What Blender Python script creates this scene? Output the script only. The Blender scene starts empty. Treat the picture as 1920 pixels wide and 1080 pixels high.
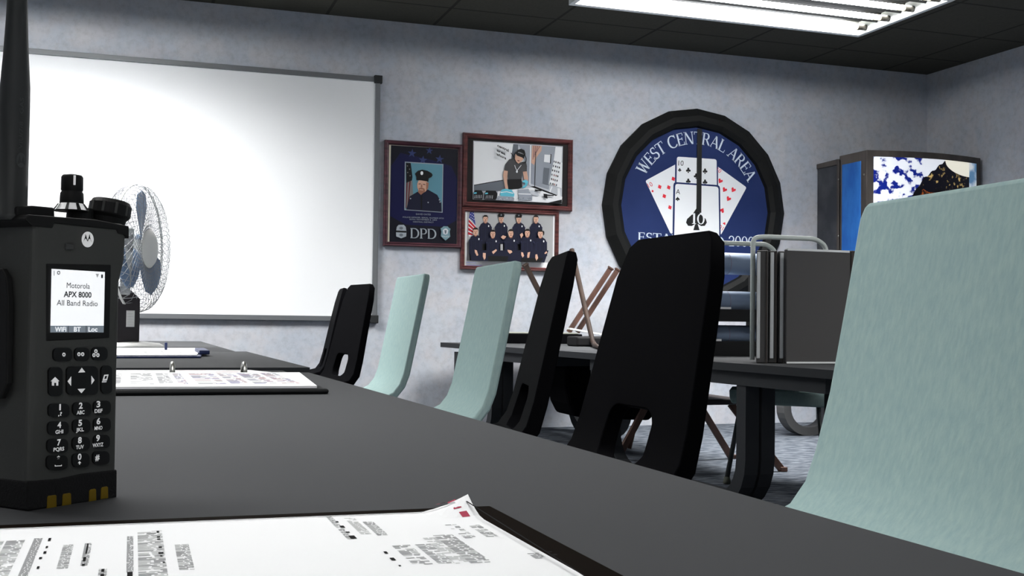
import bpy, bmesh, math, random
from mathutils import Vector, Matrix
PI = math.pi
R = math.radians
rnd = random.Random(7)
COL = bpy.context.scene.collection
SC = bpy.context.scene

# ------------------------------------------------------------------ camera
FPX = 2103.0                                   # focal length in pixels of a 1920 wide frame
YAW, PITCH, ROLL = R(18.7), math.atan(60 / FPX), math.atan(.0134)
CAM = Vector((0, 0, .8))
FW = Vector((math.sin(YAW) * math.cos(PITCH), math.cos(YAW) * math.cos(PITCH), math.sin(PITCH)))
R0 = Vector((math.cos(YAW), -math.sin(YAW), 0)); U0 = R0.cross(FW)
RT = math.cos(ROLL) * R0 + math.sin(ROLL) * U0
UP = -math.sin(ROLL) * R0 + math.cos(ROLL) * U0
cd = bpy.data.cameras.new('camera'); cam = bpy.data.objects.new('camera', cd); COL.objects.link(cam)
cd.sensor_width = 36; cd.lens = FPX / 1920 * 36; cd.clip_start = .02
m = Matrix.Identity(4)
for i in range(3):
    m[i][0], m[i][1], m[i][2], m[i][3] = RT[i], UP[i], -FW[i], CAM[i]
cam.matrix_world = m; SC.camera = cam

def ray(x, y): return FW + RT * ((x - 960) / FPX) - UP * ((y - 540) / FPX)
def onplane(x, y, n, p):
    r = ray(x, y); n = Vector(n); p = Vector(p)
    return CAM + r * (n.dot(p - CAM) / n.dot(r))
def onz(x, y, z): return onplane(x, y, (0, 0, 1), (0, 0, z))
def ony(x, y, Y): return onplane(x, y, (0, 1, 0), (0, Y, 0))

# room sizes
WALL_Y, WALL_X, CEIL, LEFT_X, BACK_Y = 7.9, 6.395, 2.944, -3.2, -3.0
TZ = .634                                      # table tops

# ------------------------------------------------------------------ materials
def srgb(c):
    return tuple((v / 255 / 12.92 if v / 255 <= .04045 else ((v / 255 + .055) / 1.055) ** 2.4) for v in c) + (1,)
MATS = {}
def mat(name, c, rough=.6, metal=0., spec=.3, emit=0., c2=None, scale=8., stretch=(1, 1, 1), bump=0., detail=4., coords='Object', lo=.35, hi=.65):
    if name in MATS: return MATS[name]
    M = bpy.data.materials.new(name); M.use_nodes = True; nt = M.node_tree; b = nt.nodes['Principled BSDF']
    b.inputs['Base Color'].default_value = srgb(c); b.inputs['Roughness'].default_value = rough
    b.inputs['Metallic'].default_value = metal; b.inputs['Specular IOR Level'].default_value = spec
    if emit:
        b.inputs['Emission Color'].default_value = srgb(c); b.inputs['Emission Strength'].default_value = emit
    if c2 is not None or bump:
        tc = nt.nodes.new('ShaderNodeTexCoord'); mp = nt.nodes.new('ShaderNodeMapping'); nz = nt.nodes.new('ShaderNodeTexNoise')
        mp.inputs['Scale'].default_value = stretch; nz.inputs['Scale'].default_value = scale; nz.inputs['Detail'].default_value = detail
        nt.links.new(tc.outputs[coords], mp.inputs['Vector']); nt.links.new(mp.outputs['Vector'], nz.inputs['Vector'])
        if c2 is not None:
            cr = nt.nodes.new('ShaderNodeValToRGB')
            cr.color_ramp.elements[0].position = lo; cr.color_ramp.elements[1].position = hi
            cr.color_ramp.elements[0].color = srgb(c); cr.color_ramp.elements[1].color = srgb(c2)
            nt.links.new(nz.outputs['Fac'], cr.inputs['Fac']); nt.links.new(cr.outputs['Color'], b.inputs['Base Color'])
            if emit: nt.links.new(cr.outputs['Color'], b.inputs['Emission Color'])
        if bump:
            bp = nt.nodes.new('ShaderNodeBump'); bp.inputs['Strength'].default_value = bump; bp.inputs['Distance'].default_value = .004
            nt.links.new(nz.outputs['Fac'], bp.inputs['Height']); nt.links.new(bp.outputs['Normal'], b.inputs['Normal'])
    MATS[name] = M
    return M

def wall_mat():
    M = bpy.data.materials.new('mottled_plaster'); M.use_nodes = True; nt = M.node_tree; b = nt.nodes['Principled BSDF']
    b.inputs['Roughness'].default_value = .85; b.inputs['Specular IOR Level'].default_value = .15
    tc = nt.nodes.new('ShaderNodeTexCoord')
    def noise(s, d, ro=.6):
        n = nt.nodes.new('ShaderNodeTexNoise'); n.inputs['Scale'].default_value = s; n.inputs['Detail'].default_value = d; n.inputs['Roughness'].default_value = ro
        nt.links.new(tc.outputs['Object'], n.inputs['Vector']); return n
    def ramp(n, a, c, lo=.35, hi=.65):
        r = nt.nodes.new('ShaderNodeValToRGB'); r.color_ramp.elements[0].position = lo; r.color_ramp.elements[1].position = hi
        r.color_ramp.elements[0].color = srgb(a); r.color_ramp.elements[1].color = srgb(c)
        nt.links.new(n.outputs['Fac'], r.inputs['Fac']); return r
    r1 = ramp(noise(3.2, 6), (178, 184, 196), (196, 199, 206))
    r2 = ramp(noise(6.5, 5), (203, 198, 198), (187, 196, 206), .4, .6)
    mx = nt.nodes.new('ShaderNodeMixRGB'); mx.inputs['Fac'].default_value = .35
    nt.links.new(r1.outputs['Color'], mx.inputs['Color1']); nt.links.new(r2.outputs['Color'], mx.inputs['Color2'])
    r3 = ramp(noise(22, 6, .7), (205, 205, 205), (255, 255, 255), .3, .55)
    m2 = nt.nodes.new('ShaderNodeMixRGB'); m2.blend_type = 'MULTIPLY'; m2.inputs['Fac'].default_value = .45
    nt.links.new(mx.outputs['Color'], m2.inputs['Color1']); nt.links.new(r3.outputs['Color'], m2.inputs['Color2'])
    nt.links.new(m2.outputs['Color'], b.inputs['Base Color'])
    return M
def ceiling_mat():
    M = bpy.data.materials.new('ceiling_tile'); M.use_nodes = True; nt = M.node_tree; b = nt.nodes['Principled BSDF']
    b.inputs['Roughness'].default_value = .9; b.inputs['Specular IOR Level'].default_value = .1
    tc = nt.nodes.new('ShaderNodeTexCoord'); mp = nt.nodes.new('ShaderNodeMapping'); mp.inputs['Location'].default_value = (-5.16 + .78 * 20, -6.73 + .683 * 20, 0)
    bk = nt.nodes.new('ShaderNodeTexBrick'); bk.offset = 0; bk.squash = 1
    bk.inputs['Scale'].default_value = 1; bk.inputs['Brick Width'].default_value = .78; bk.inputs['Row Height'].default_value = .683
    bk.inputs['Mortar Size'].default_value = .013; bk.inputs['Mortar Smooth'].default_value = .3
    bk.inputs['Color1'].default_value = bk.inputs['Color2'].default_value = srgb((80, 79, 72)); bk.inputs['Mortar'].default_value = srgb((55, 55, 50))
    nz = nt.nodes.new('ShaderNodeTexNoise'); nz.inputs['Scale'].default_value = 60
    mx = nt.nodes.new('ShaderNodeMixRGB'); mx.blend_type = 'MULTIPLY'; mx.inputs['Fac'].default_value = .3
    nt.links.new(tc.outputs['Object'], mp.inputs['Vector']); nt.links.new(mp.outputs['Vector'], bk.inputs['Vector']); nt.links.new(tc.outputs['Object'], nz.inputs['Vector'])
    nt.links.new(bk.outputs['Color'], mx.inputs['Color1']); nt.links.new(nz.outputs['Fac'], mx.inputs['Color2'])
    nt.links.new(mx.outputs['Color'], b.inputs['Base Color'])
    return M

WALL, CEILM = wall_mat(), ceiling_mat()
CARPET = mat('carpet', (40, 46, 55), .95, spec=.05, c2=(108, 113, 120), scale=26, stretch=(.45, 1, 1), bump=.3, detail=6, lo=.3, hi=.7)
TABLETOP = mat('table_laminate', (71, 72, 74), .8, spec=.06)
TABLEMETAL = mat('table_frame_metal', (45, 47, 50), .6, spec=.12)
BLACKPLAS = mat('black_plastic', (11, 11, 13), .6, spec=.004)
PALEFAB = mat('pale_fabric', (148, 172, 173), .95, spec=.05, c2=(164, 186, 182), scale=90, stretch=(1, 1.3, .45), bump=.2, detail=6, lo=.25, hi=.75)
LEGMETAL = mat('leg_metal', (70, 74, 74), .45, metal=.3)
RUBBER = mat('rubber_foot', (75, 78, 70), .8)
WHITE = mat('white_enamel', (236, 240, 240), .35, spec=.4)
BOARDW = mat('whiteboard_enamel', (250, 252, 254), .55, spec=.15)
BOARDF = mat('grey_aluminium', (112, 115, 118), .5, metal=.2)
CAPM = mat('dark_plastic_corner', (40, 42, 43), .6)
WOODF = mat('mahogany', (112, 62, 60), .4, c2=(72, 38, 38), scale=6, stretch=(1, 1, 8), spec=.4)
WOODD = mat('dark_mahogany', (92, 56, 64), .4, c2=(60, 36, 44), scale=6, stretch=(1, 1, 8), spec=.4)
CREAM = mat('cream_liner', (232, 226, 205), .6)
MATBLK = mat('black_mat_board', (22, 16, 16), .7)
PAPER = mat('paper', (250, 251, 252), .8, spec=.1)
INKB = mat('ink_black', (14, 14, 15), .8, spec=.1)
INKG = mat('ink_grey', (176, 177, 178), .8, spec=.1)
INKL = mat('ink_pale', (216, 218, 217), .8, spec=.1)
INKR = mat('ink_red', (176, 70, 90), .8, spec=.1)
INKP = mat('ink_purple', (150, 144, 172), .8, spec=.1)
INKM = mat('ink_mid', (120, 121, 126), .8, spec=.1); INKP2 = mat('ink_violet', (112, 106, 146), .8, spec=.1); INKK2 = mat('ink_dusty', (164, 116, 124), .8, spec=.1)
INKK = mat('ink_rose', (196, 160, 164), .8, spec=.1)
BROWNC = mat('brown_cover', (14, 7, 2), .8, spec=.02)
DARKC = mat('charcoal_cover', (30, 31, 32), .6, spec=.1)
STEEL = mat('steel', (150, 150, 145), .35, metal=.9)

# ------------------------------------------------------------------ mesh builder
class MB:
    def __init__(s): s.v = []; s.f = []; s.mats = []
    def mi(s, m):
        if m not in s.mats: s.mats.append(m)
        return s.mats.index(m)
    def add(s, vs, fs, m, smooth=False):
        o = len(s.v); k = s.mi(m)
        s.v += [Vector(v) for v in vs]
        s.f += [([o + i for i in f], k, smooth) for f in fs]
    def box(s, lo, hi, m, M=None):
        (a, b, c), (d, e, f) = lo, hi
        vs = [Vector(p) for p in ((a, b, c), (d, b, c), (d, e, c), (a, e, c), (a, b, f), (d, b, f), (d, e, f), (a, e, f))]
        if M: vs = [M @ v for v in vs]
        s.add(vs, [(3, 2, 1, 0), (4, 5, 6, 7), (0, 1, 5, 4), (1, 2, 6, 5), (2, 3, 7, 6), (3, 0, 4, 7)], m)
    def bar(s, p, q, w, h, m, up=(0, 0, 1)):
        p, q = Vector(p), Vector(q); d = (q - p).normalized(); x = d.cross(Vector(up))
        if x.length < 1e-4: x = d.cross(Vector((1, 0, 0)))
        x.normalize(); z = x.cross(d)
        vs = [c + x * (i * w / 2) + z * (j * h / 2) for c in (p, q) for i, j in ((-1, -1), (1, -1), (1, 1), (-1, 1))]
        s.add(vs, [(0, 1, 2, 3), (7, 6, 5, 4), (0, 4, 5, 1), (1, 5, 6, 2), (2, 6, 7, 3), (3, 7, 4, 0)], m)
    def tube(s, pts, r, m, n=10, closed=False, smooth=True):
        pts = [Vector(p) for p in pts]; rs = r if isinstance(r, (list, tuple)) else [r] * len(pts)
        N = len(pts); vs = []; prev = None
        for i, p in enumerate(pts):
            if closed: d = pts[(i + 1) % N] - pts[i - 1]
            else: d = pts[min(i + 1, N - 1)] - pts[max(i - 1, 0)]
            d.normalize()
            a = prev if prev is not None else (Vector((0, 0, 1)) if abs(d.z) < .9 else Vector((1, 0, 0)))
            x = (a - d * a.dot(d)).normalized(); prev = x; y = d.cross(x)
            vs += [p + (x * math.cos(2 * PI * k / n) + y * math.sin(2 * PI * k / n)) * rs[i] for k in range(n)]
        fs = [(i * n + k, i * n + (k + 1) % n, (i + 1) % N * n + (k + 1) % n, (i + 1) % N * n + k) for i in range(N if closed else N - 1) for k in range(n)]
        s.add(vs, fs, m, smooth)
        if not closed: s.add(vs[:n], [tuple(reversed(range(n)))], m); s.add(vs[-n:], [tuple(range(n))], m)
    def lathe(s, prof, m, o=(0, 0, 0), ax=(0, 0, 1), n=32, smooth=True, cap=True):
        o = Vector(o); z = Vector(ax).normalized(); x = z.cross(Vector((0, 1, 0)))
        if x.length < 1e-3: x = z.cross(Vector((1, 0, 0)))
        x.normalize(); y = z.cross(x); vs = []
        for r, h in prof: vs += [o + z * h + (x * math.cos(2 * PI * k / n) + y * math.sin(2 * PI * k / n)) * r for k in range(n)]
        s.add(vs, [(i * n + k, i * n + (k + 1) % n, (i + 1) * n + (k + 1) % n, (i + 1) * n + k) for i in range(len(prof) - 1) for k in range(n)], m, smooth)
        if cap:
            s.add(vs[:n], [tuple(reversed(range(n)))], m); s.add(vs[-n:], [tuple(range(n))], m)
    def prism(s, poly, o, ux, uy, depth, m, mside=None):
        # polygon in the ux/uy plane, extruded against ux x uy by depth
        o, ux, uy = Vector(o), Vector(ux), Vector(uy); nrm = ux.cross(uy).normalized(); n = len(poly)
        a = sum(poly[i][0] * poly[(i + 1) % n][1] - poly[(i + 1) % n][0] * poly[i][1] for i in range(n))
        if a < 0: poly = poly[::-1]
        f = [o + ux * p[0] + uy * p[1] for p in poly]; b = [p - nrm * depth for p in f]
        s.add(f, [tuple(range(n))], m); s.add(b, [tuple(reversed(range(n)))], m)
        s.add(f + b, [(i, n + i, n + (i + 1) % n, (i + 1) % n) for i in range(n)], mside or m)
    def face(s, pts, m): s.add(pts, [tuple(range(len(pts)))], m)
    def build(s, name, parent=None, world=True, bevel=0., seg=2, mods=None):
        me = bpy.data.meshes.new(name)
        Mi = MW[parent.name].inverted() if (parent and world) else Matrix.Identity(4)
        me.from_pydata([Mi @ v for v in s.v], [], [f[0] for f in s.f])
        for mt in s.mats: me.materials.append(mt)
        for p, f in zip(me.polygons, s.f): p.material_index = f[1]; p.use_smooth = f[2]
        me.update()
        bm = bmesh.new(); bm.from_mesh(me); bmesh.ops.remove_doubles(bm, verts=bm.verts, dist=1e-6); bm.to_mesh(me); bm.free()
        o = bpy.data.objects.new(name, me); COL.objects.link(o)
        if parent: o.parent = parent; MW[o.name] = MW[parent.name]
        else: MW[o.name] = Matrix.Identity(4)
        if bevel:
            b = o.modifiers.new('bevel', 'BEVEL'); b.width = bevel; b.segments = seg; b.limit_method = 'ANGLE'; b.angle_limit = R(40)
        return o
MW = {}
def thing(name, label, cat, loc, rotz=0, group=None):
    o = bpy.data.objects.new(name, None); COL.objects.link(o); o.empty_display_size = .1
    o.location = loc; o.rotation_euler = (0, 0, rotz)
    MW[o.name] = Matrix.Translation(Vector(loc)) @ Matrix.Rotation(rotz, 4, 'Z')
    tag(o, label, cat, group); return o
def tag(o, label, cat, group=None):
    o['label'] = label; o['category'] = cat
    if group: o['group'] = group
    return o
def struct(o): o['kind'] = 'structure'; return o
def rect_poly(w, h, r, n=4, cx=0, cy=0):
    p = []
    for sx, sy, a in ((1, 1, 0), (-1, 1, 90), (-1, -1, 180), (1, -1, 270)):
        for k in range(n + 1):
            t = R(a + 90 * k / n); p.append((cx + sx * (w / 2 - r) + r * math.cos(t), cy + sy * (h / 2 - r) + r * math.sin(t)))
    return p
def ell(cx, cy, rx, ry, n=20, a0=0): return [(cx + rx * math.cos(2 * PI * k / n + a0), cy + ry * math.sin(2 * PI * k / n + a0)) for k in range(n)]

# lettering: sans letters come from Blender's built-in font, serif letters are drawn from strokes
_TX = {}
def sans(txt, bold=0.):
    if (txt, bold) in _TX: return _TX[(txt, bold)]
    c = bpy.data.curves.new('t', 'FONT'); c.body = txt; c.size = 1; c.align_x = 'CENTER'; c.offset = bold; c.resolution_u = 3
    o = bpy.data.objects.new('t', c); COL.objects.link(o)
    dg = bpy.context.evaluated_depsgraph_get(); me = bpy.data.meshes.new_from_object(o.evaluated_get(dg))
    r = ([v.co.copy() for v in me.vertices], [tuple(p.vertices) for p in me.polygons])
    bpy.data.objects.remove(o); bpy.data.curves.remove(c); bpy.data.meshes.remove(me)
    _TX[(txt, bold)] = r; return r
def text(mb, txt, o, ux, uy, h, m, bold=0., width=None):
    vs, fs = sans(txt, bold); o, ux, uy = Vector(o), Vector(ux).normalized(), Vector(uy).normalized()
    sy = h / .72; xs = [v.x for v in vs]; sx = sy
    if width: sx = width / max(1e-6, max(xs) - min(xs))
    mb.add([o + ux * (v.x * sx) + uy * (v.y * sy) for v in vs], fs, m)
def _ln(x0, y0, x1, y1, w): return [(x0 - w / 2, y0), (x0 + w / 2, y0), (x1 + w / 2, y1), (x1 - w / 2, y1)]
def _sf(x, y, w=.26, t=.05):
    return [(x - w / 2, y), (x + w / 2, y), (x + w / 2, y + t), (x - w / 2, y + t)]
def _hb(x0, x1, y, t=.06): return [(x0, y - t / 2), (x1, y - t / 2), (x1, y + t / 2), (x0, y + t / 2)]
def _arc(cx, cy, rx, ry, a0, a1, w0=.14, w1=.06, n=10):
    out = []
    for i in range(n):
        q = []
        for a in (a0 + (a1 - a0) * i / n, a0 + (a1 - a0) * (i + 1) / n):
            t = R(a); w = w1 + (w0 - w1) * abs(math.cos(t)); q.append((a, w, t))
        p = [(cx + (rx - w / 2 * k) * math.cos(t), cy + (ry - w / 2 * k) * math.sin(t)) for k, (a, w, t) in ((1, q[0]), (-1, q[0]), (-1, q[1]), (1, q[1]))]
        out.append(p)
    return out
def glyph(ch):
    S, s = .14, .06
    if ch == 'W': return [_ln(.1, 1, .33, 0, S), _ln(.33, 0, .52, .9, s), _ln(.48, 1, .72, 0, S), _ln(.72, 0, .94, 1, s), _sf(.1, .95), _sf(.5, .95, .2), _sf(.94, .95, .2)], 1.05
    if ch == 'E': return [_ln(.15, 0, .15, 1, S), _hb(.05, .6, .03), _hb(.05, .58, .97), _hb(.15, .5, .52), _ln(.6, 0, .64, .25, .05), _ln(.57, 1, .58, .78, .05), _ln(.5, .4, .5, .64, .05)], .7
    if ch == 'S': return _arc(.3, .74, .2, .23, 40, 270, .12, .07) + _arc(.3, .27, .22, .24, 90, -140, .14, .07) + [_ln(.48, .98, .48, .75, .05), _ln(.08, .02, .08, .28, .05)], .6
    if ch == 'T': return [_ln(.38, 0, .38, 1, S), _hb(.02, .74, .97), _sf(.38, 0), _ln(.03, .76, .04, 1, .05), _ln(.73, .76, .72, 1, .05)], .76
    if ch == 'C': return _arc(.46, .5, .38, .48, 45, 318, .15, .06, 14) + [_ln(.74, .7, .74, 1, .05), _ln(.76, .22, .76, .1, .04)], .86
    if ch == 'N': return [_ln(.14, 0, .14, 1, s), _ln(.14, 1, .72, 0, .16), _ln(.75, 0, .75, 1, s), _sf(.14, 0, .24), _sf(.1, .95, .2), _sf(.75, .95, .24)], .9
    if ch == 'R': return [_ln(.15, 0, .15, 1, S), _hb(.15, .4, .97), _hb(.15, .4, .5), _sf(.15, 0), _sf(.1, .95, .2), _ln(.4, .5, .7, 0, .15), _sf(.72, 0, .16)] + _arc(.38, .735, .2, .235, -90, 90, .14, .06), .8
    if ch == 'A': return [_ln(.1, 0, .42, 1, s), _ln(.42, 1, .72, 0, .15), _hb(.22, .62, .35), _sf(.1, 0, .24), _sf(.74, 0, .28)], .86
    if ch == 'L': return [_ln(.15, 0, .15, 1, S), _sf(.15, .95), _hb(.05, .6, .03), _ln(.6, 0, .64, .26, .05)], .68
    if ch == 'B': return [_ln(.15, 0, .15, 1, S), _hb(.04, .4, .97), _hb(.15, .4, .53), _hb(.04, .4, .03)] + _arc(.36, .75, .18, .22, -90, 90) + _arc(.38, .28, .22, .25, -90, 90), .68
    if ch == 'D': return [_ln(.15, 0, .15, 1, S), _hb(.04, .4, .97), _hb(.04, .4, .03)] + _arc(.38, .5, .38, .47, -90, 90, .15, .06, 14), .86
    if ch == 'P': return [_ln(.15, 0, .15, 1, S), _hb(.04, .4, .97), _hb(.15, .4, .46), _sf(.15, 0)] + _arc(.38, .715, .22, .255, -90, 90), .68
    if ch == 'I': return [_ln(.15, 0, .15, 1, S), _sf(.15, 0), _sf(.15, .95)], .32
    if ch == 'H': return [_ln(.15, 0, .15, 1, S), _ln(.7, 0, .7, 1, S), _hb(.15, .7, .52), _sf(.15, 0), _sf(.15, .95), _sf(.7, 0), _sf(.7, .95)], .88
    if ch == '2': return _arc(.28, .7, .2, .25, 180, -35, .1, .07) + [_ln(.1, .05, .46, .6, .1), _hb(.06, .52, .05, .1)], .58
    if ch == '0': return _arc(.3, .5, .22, .46, 0, 360, .12, .06, 18), .6
    if ch == '1': return [_ln(.25, 0, .25, 1, S), _sf(.25, 0, .3), _hb(.1, .25, .9, .06)], .45
    return [], .4
def serif_line(mb, txt, o, ux, uy, h, m, width=None):
    o, ux, uy = Vector(o), Vector(ux).normalized(), Vector(uy).normalized(); x = 0; tot = sum(glyph(c)[1] for c in txt); k = (width / (tot * h)) if width else 1
    for c in txt:
        ps, w = glyph(c)
        for p in ps: mb.face([o + ux * ((x + q[0]) * h * k) + uy * (q[1] * h) for q in p], m)
        x += w

# ------------------------------------------------------------------ the room
def slab(name, lo, hi, m):
    b = MB(); b.box(lo, hi, m); return struct(b.build(name))
slab('floor', (LEFT_X - .1, BACK_Y - .1, -.1), (WALL_X + .1, WALL_Y + .1, 0), CARPET)
slab('ceiling', (LEFT_X - .1, BACK_Y - .1, CEIL), (WALL_X + .1, WALL_Y + .1, CEIL + .1), CEILM)
slab('wall_back', (LEFT_X, WALL_Y, 0), (WALL_X, WALL_Y + .1, CEIL), WALL)
slab('wall_right', (WALL_X, BACK_Y, 0), (WALL_X + .1, WALL_Y, CEIL), WALL)
slab('wall_left', (LEFT_X - .1, BACK_Y, 0), (LEFT_X, WALL_Y, CEIL), WALL)
slab('wall_front', (LEFT_X, BACK_Y - .1, 0), (WALL_X, BACK_Y, CEIL), WALL)

# ------------------------------------------------------------------ ceiling lights
TUBE = mat('lit_tube', (255, 255, 255), .4, emit=26.0)
TUBEMID = mat('lit_tube_mid', (255, 255, 255), .4, emit=13.0)
TUBEDIM = mat('lit_tube_dim', (255, 255, 255), .4, emit=8.0)
TUBECAP = mat('tube_end', (60, 58, 52), .5)
TUBEWARM = mat('lit_tube_end', (255, 246, 215), .4, emit=1.6)
TROUGH = mat('light_reflector', (26, 27, 28), .6)
def ceiling_light(x0, y0, label, w=2.2, d=1.0, power=100, tube=TUBE, spread=118):
    zb, zt = 2.83, CEIL
    t = thing('ceiling_light', label, 'ceiling light', (x0 + w / 2, y0 + d / 2, zb), 0, 'fluorescent ceiling lights')
    b = MB()
    b.box((x0, y0, zb), (x0 + w, y0 + .045, zt), WHITE); b.box((x0, y0 + d - .045, zb), (x0 + w, y0 + d, zt), WHITE)
    b.box((x0, y0 + .045, zb), (x0 + .03, y0 + d - .045, zt), WHITE); b.box((x0 + w - .03, y0 + .045, zb), (x0 + w, y0 + d - .045, zt), WHITE)
    b.build('housing', t, bevel=.003)
    b = MB(); b.box((x0 + .03, y0 + .045, zt - .02), (x0 + w - .03, y0 + d - .045, zt - .001), TROUGH)
    for k in range(3):
        yy = y0 + d * (k + 1) / 4
        b.prism([(-.05, 0), (.05, 0), (0, -.055)], (x0 + .03, yy, zt - .02), (0, 1, 0), (0, 0, 1), -(w - .06), TROUGH)
    b.build('reflector', t)
    for k in range(4):
        yy = y0 + d * (k + .5) / 4; zz = zb + .035
        b = MB(); b.tube([(x0 + .1, yy, zz), (x0 + w - .16, yy, zz)], .019, tube, 12)
        b.tube([(x0 + w - .16, yy, zz), (x0 + w - .1, yy, zz)], .019, TUBEWARM, 12)
        o = b.build('tube', t)
        for xa_, xb_ in ((x0 + w - .1, x0 + w - .028), (x0 + .028, x0 + .1)):
            b = MB(); b.tube([(xa_, yy, zz), (xb_, yy, zz)], .021, TUBECAP, 12); b.build('tube_holder', o)
    ld = bpy.data.lights.new('lamp_glow', 'AREA'); ld.shape = 'RECTANGLE'; ld.size = w - .1; ld.size_y = d - .12; ld.energy = power; ld.spread = R(spread)
    ld.color = (1, .995, .98)
    lo = bpy.data.objects.new('lamp_glow', ld); COL.objects.link(lo); lo.parent = t; lo.location = (0, 0, .055)
ceiling_light(2.62, 5.68, 'white fluorescent light with open tubes on the ceiling by the emblem wall', power=205)
ceiling_light(-1.85, 6.0, 'white fluorescent light with open tubes above the whiteboard', power=250, tube=TUBEMID, spread=150)  # unseen fixture, added to light the whiteboard and its wall
ceiling_light(2.62, 1.6, 'white fluorescent light with open tubes over the row of chairs', power=105, tube=TUBEDIM)  # out of view, added to brighten the chair row and near tables
ceiling_light(-1.7, 1.6, 'white fluorescent light with open tubes over the long table', power=62, tube=TUBEDIM)  # out of view, added to light the near table top
ceiling_light(-1.7, -2.2, 'white fluorescent light with open tubes at the rear of the room, table side', power=60, tube=TUBEDIM)  # added behind the camera to brighten faces turned towards it
ceiling_light(2.62, -2.2, 'white fluorescent light with open tubes at the rear of the room, chair side', power=60, tube=TUBEDIM)  # second unseen rear fixture, added as fill from behind the camera

# ------------------------------------------------------------------ tables
def make_table(label, pa, pb, W, side, ua, ub, ua_rear=None):
    """pa, pb: the ends of its visible long edge on the floor plan; side +1: the table lies to +x of it"""
    pa, pb = Vector((pa[0], pa[1], 0)), Vector((pb[0], pb[1], 0)); d = (pb - pa).normalized(); L = (pb - pa).length
    nx = Vector((-d.y, d.x, 0)); nx = nx if nx.x * side > 0 else -nx
    c = (pa + pb) / 2 + nx * W / 2
    t = thing('table', label, 'table', c, math.atan2(d.y, d.x), 'grey sled-leg tables')
    P = lambda a, w, z: pa + d * a + nx * w + Vector((0, 0, z))
    def obox(b, a0, a1, w0, w1, z0, z1, m):
        q = [P(a, w, z) for z in (z0, z1) for a, w in ((a0, w0), (a1, w0), (a1, w1), (a0, w1))]
        b.add(q, [(3, 2, 1, 0), (4, 5, 6, 7), (0, 1, 5, 4), (1, 2, 6, 5), (2, 3, 7, 6), (3, 0, 4, 7)], m)
    b = MB(); obox(b, 0, L, 0, W, TZ - .033, TZ - .001, TABLEMETAL); obox(b, 0, L, 0, W, TZ - .001, TZ, TABLETOP); b.build('tabletop', t)
    b = MB(); i = .03; a0, a1 = .32, L - .12
    for w0, w1 in ((i, i + .03), (W - i - .03, W - i)): obox(b, a0, a1, w0, w1, TZ - .092, TZ - .033, TABLEMETAL)
    for aa in (a0, a1 - .03): obox(b, aa, aa + .03, i + .03, W - i - .03, TZ - .092, TZ - .033, TABLEMETAL)
    b.build('apron', t)
    for w in ((.07, .15, W - .15, W - .07) if side > 0 else (.15, .23, W - .23, W - .15)):                  # flat-bar sled legs, two side by side along each long edge
        b = MB(); Rr, hw, z0 = .2, .033, TZ - .06
        if w > W / 2 and ua_rear is not None: ua, ub = ua_rear
        out = [(ua - hw, z0)] ; inn = [(ua + hw, z0)]
        for k in range(7):
            th = PI + PI / 2 * k / 6
            out.append((ua + Rr + (Rr + hw) * math.cos(th), Rr + hw + .001 + (Rr + hw) * math.sin(th))); inn.append((ua + Rr + (Rr - hw) * math.cos(th), Rr + hw + .001 + (Rr - hw) * math.sin(th)))
        for k in range(7):
            th = 1.5 * PI + PI / 2 * k / 6
            out.append((ub - Rr + (Rr + hw) * math.cos(th), Rr + hw + .001 + (Rr + hw) * math.sin(th))); inn.append((ub - Rr + (Rr - hw) * math.cos(th), Rr + hw + .001 + (Rr - hw) * math.sin(th)))
        out.append((ub + hw, z0)); inn.append((ub - hw, z0)); n = len(out); vs = []
        for s_ in (-.033, .033): vs += [P(a, w + s_, z) for a, z in out] + [P(a, w + s_, z) for a, z in inn]
        fs = []
        for k in range(n - 1):
            o1, o2, i1, i2 = k, k + 1, n + k, n + k + 1; q = 2 * n
            fs += [(o1, o2, i2, i1), (q + i1, q + i2, q + o2, q + o1), (o2, o1, q + o1, q + o2), (i1, i2, q + i2, q + i1)]
        fs += [(0, n, 3 * n, 2 * n), (n - 1, 3 * n - 1, 4 * n - 1, 2 * n - 1)]
        b.add(vs, fs, TABLEMETAL); b.build('leg', t)
    return t
make_table('grey table carrying the desk fan, end against the whiteboard wall', (.428, 7.574), (.467, 5.47), 1.05, -1, .45, 1.75)
make_table('short grey table between the fan table and the long radio table', (.518, 5.447), (.562, 3.736), 1.05, -1, .4, 1.35)
make_table('long grey table under the radio and the two open binders', (.508, 3.40), (.60, -.6), 1.05, -1, .5, 3.4)
make_table('grey table under the flat black case and wooden folding stand', (2.083, 7.724), (2.232, 5.8), 1.1, 1, .22, .86)
make_table('grey table carrying the white folder rack and blue rolls', (2.2333, 5.78), (2.414, 3.441), .88, 1, .35, 1.68, (1.42, 1.95))

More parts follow.
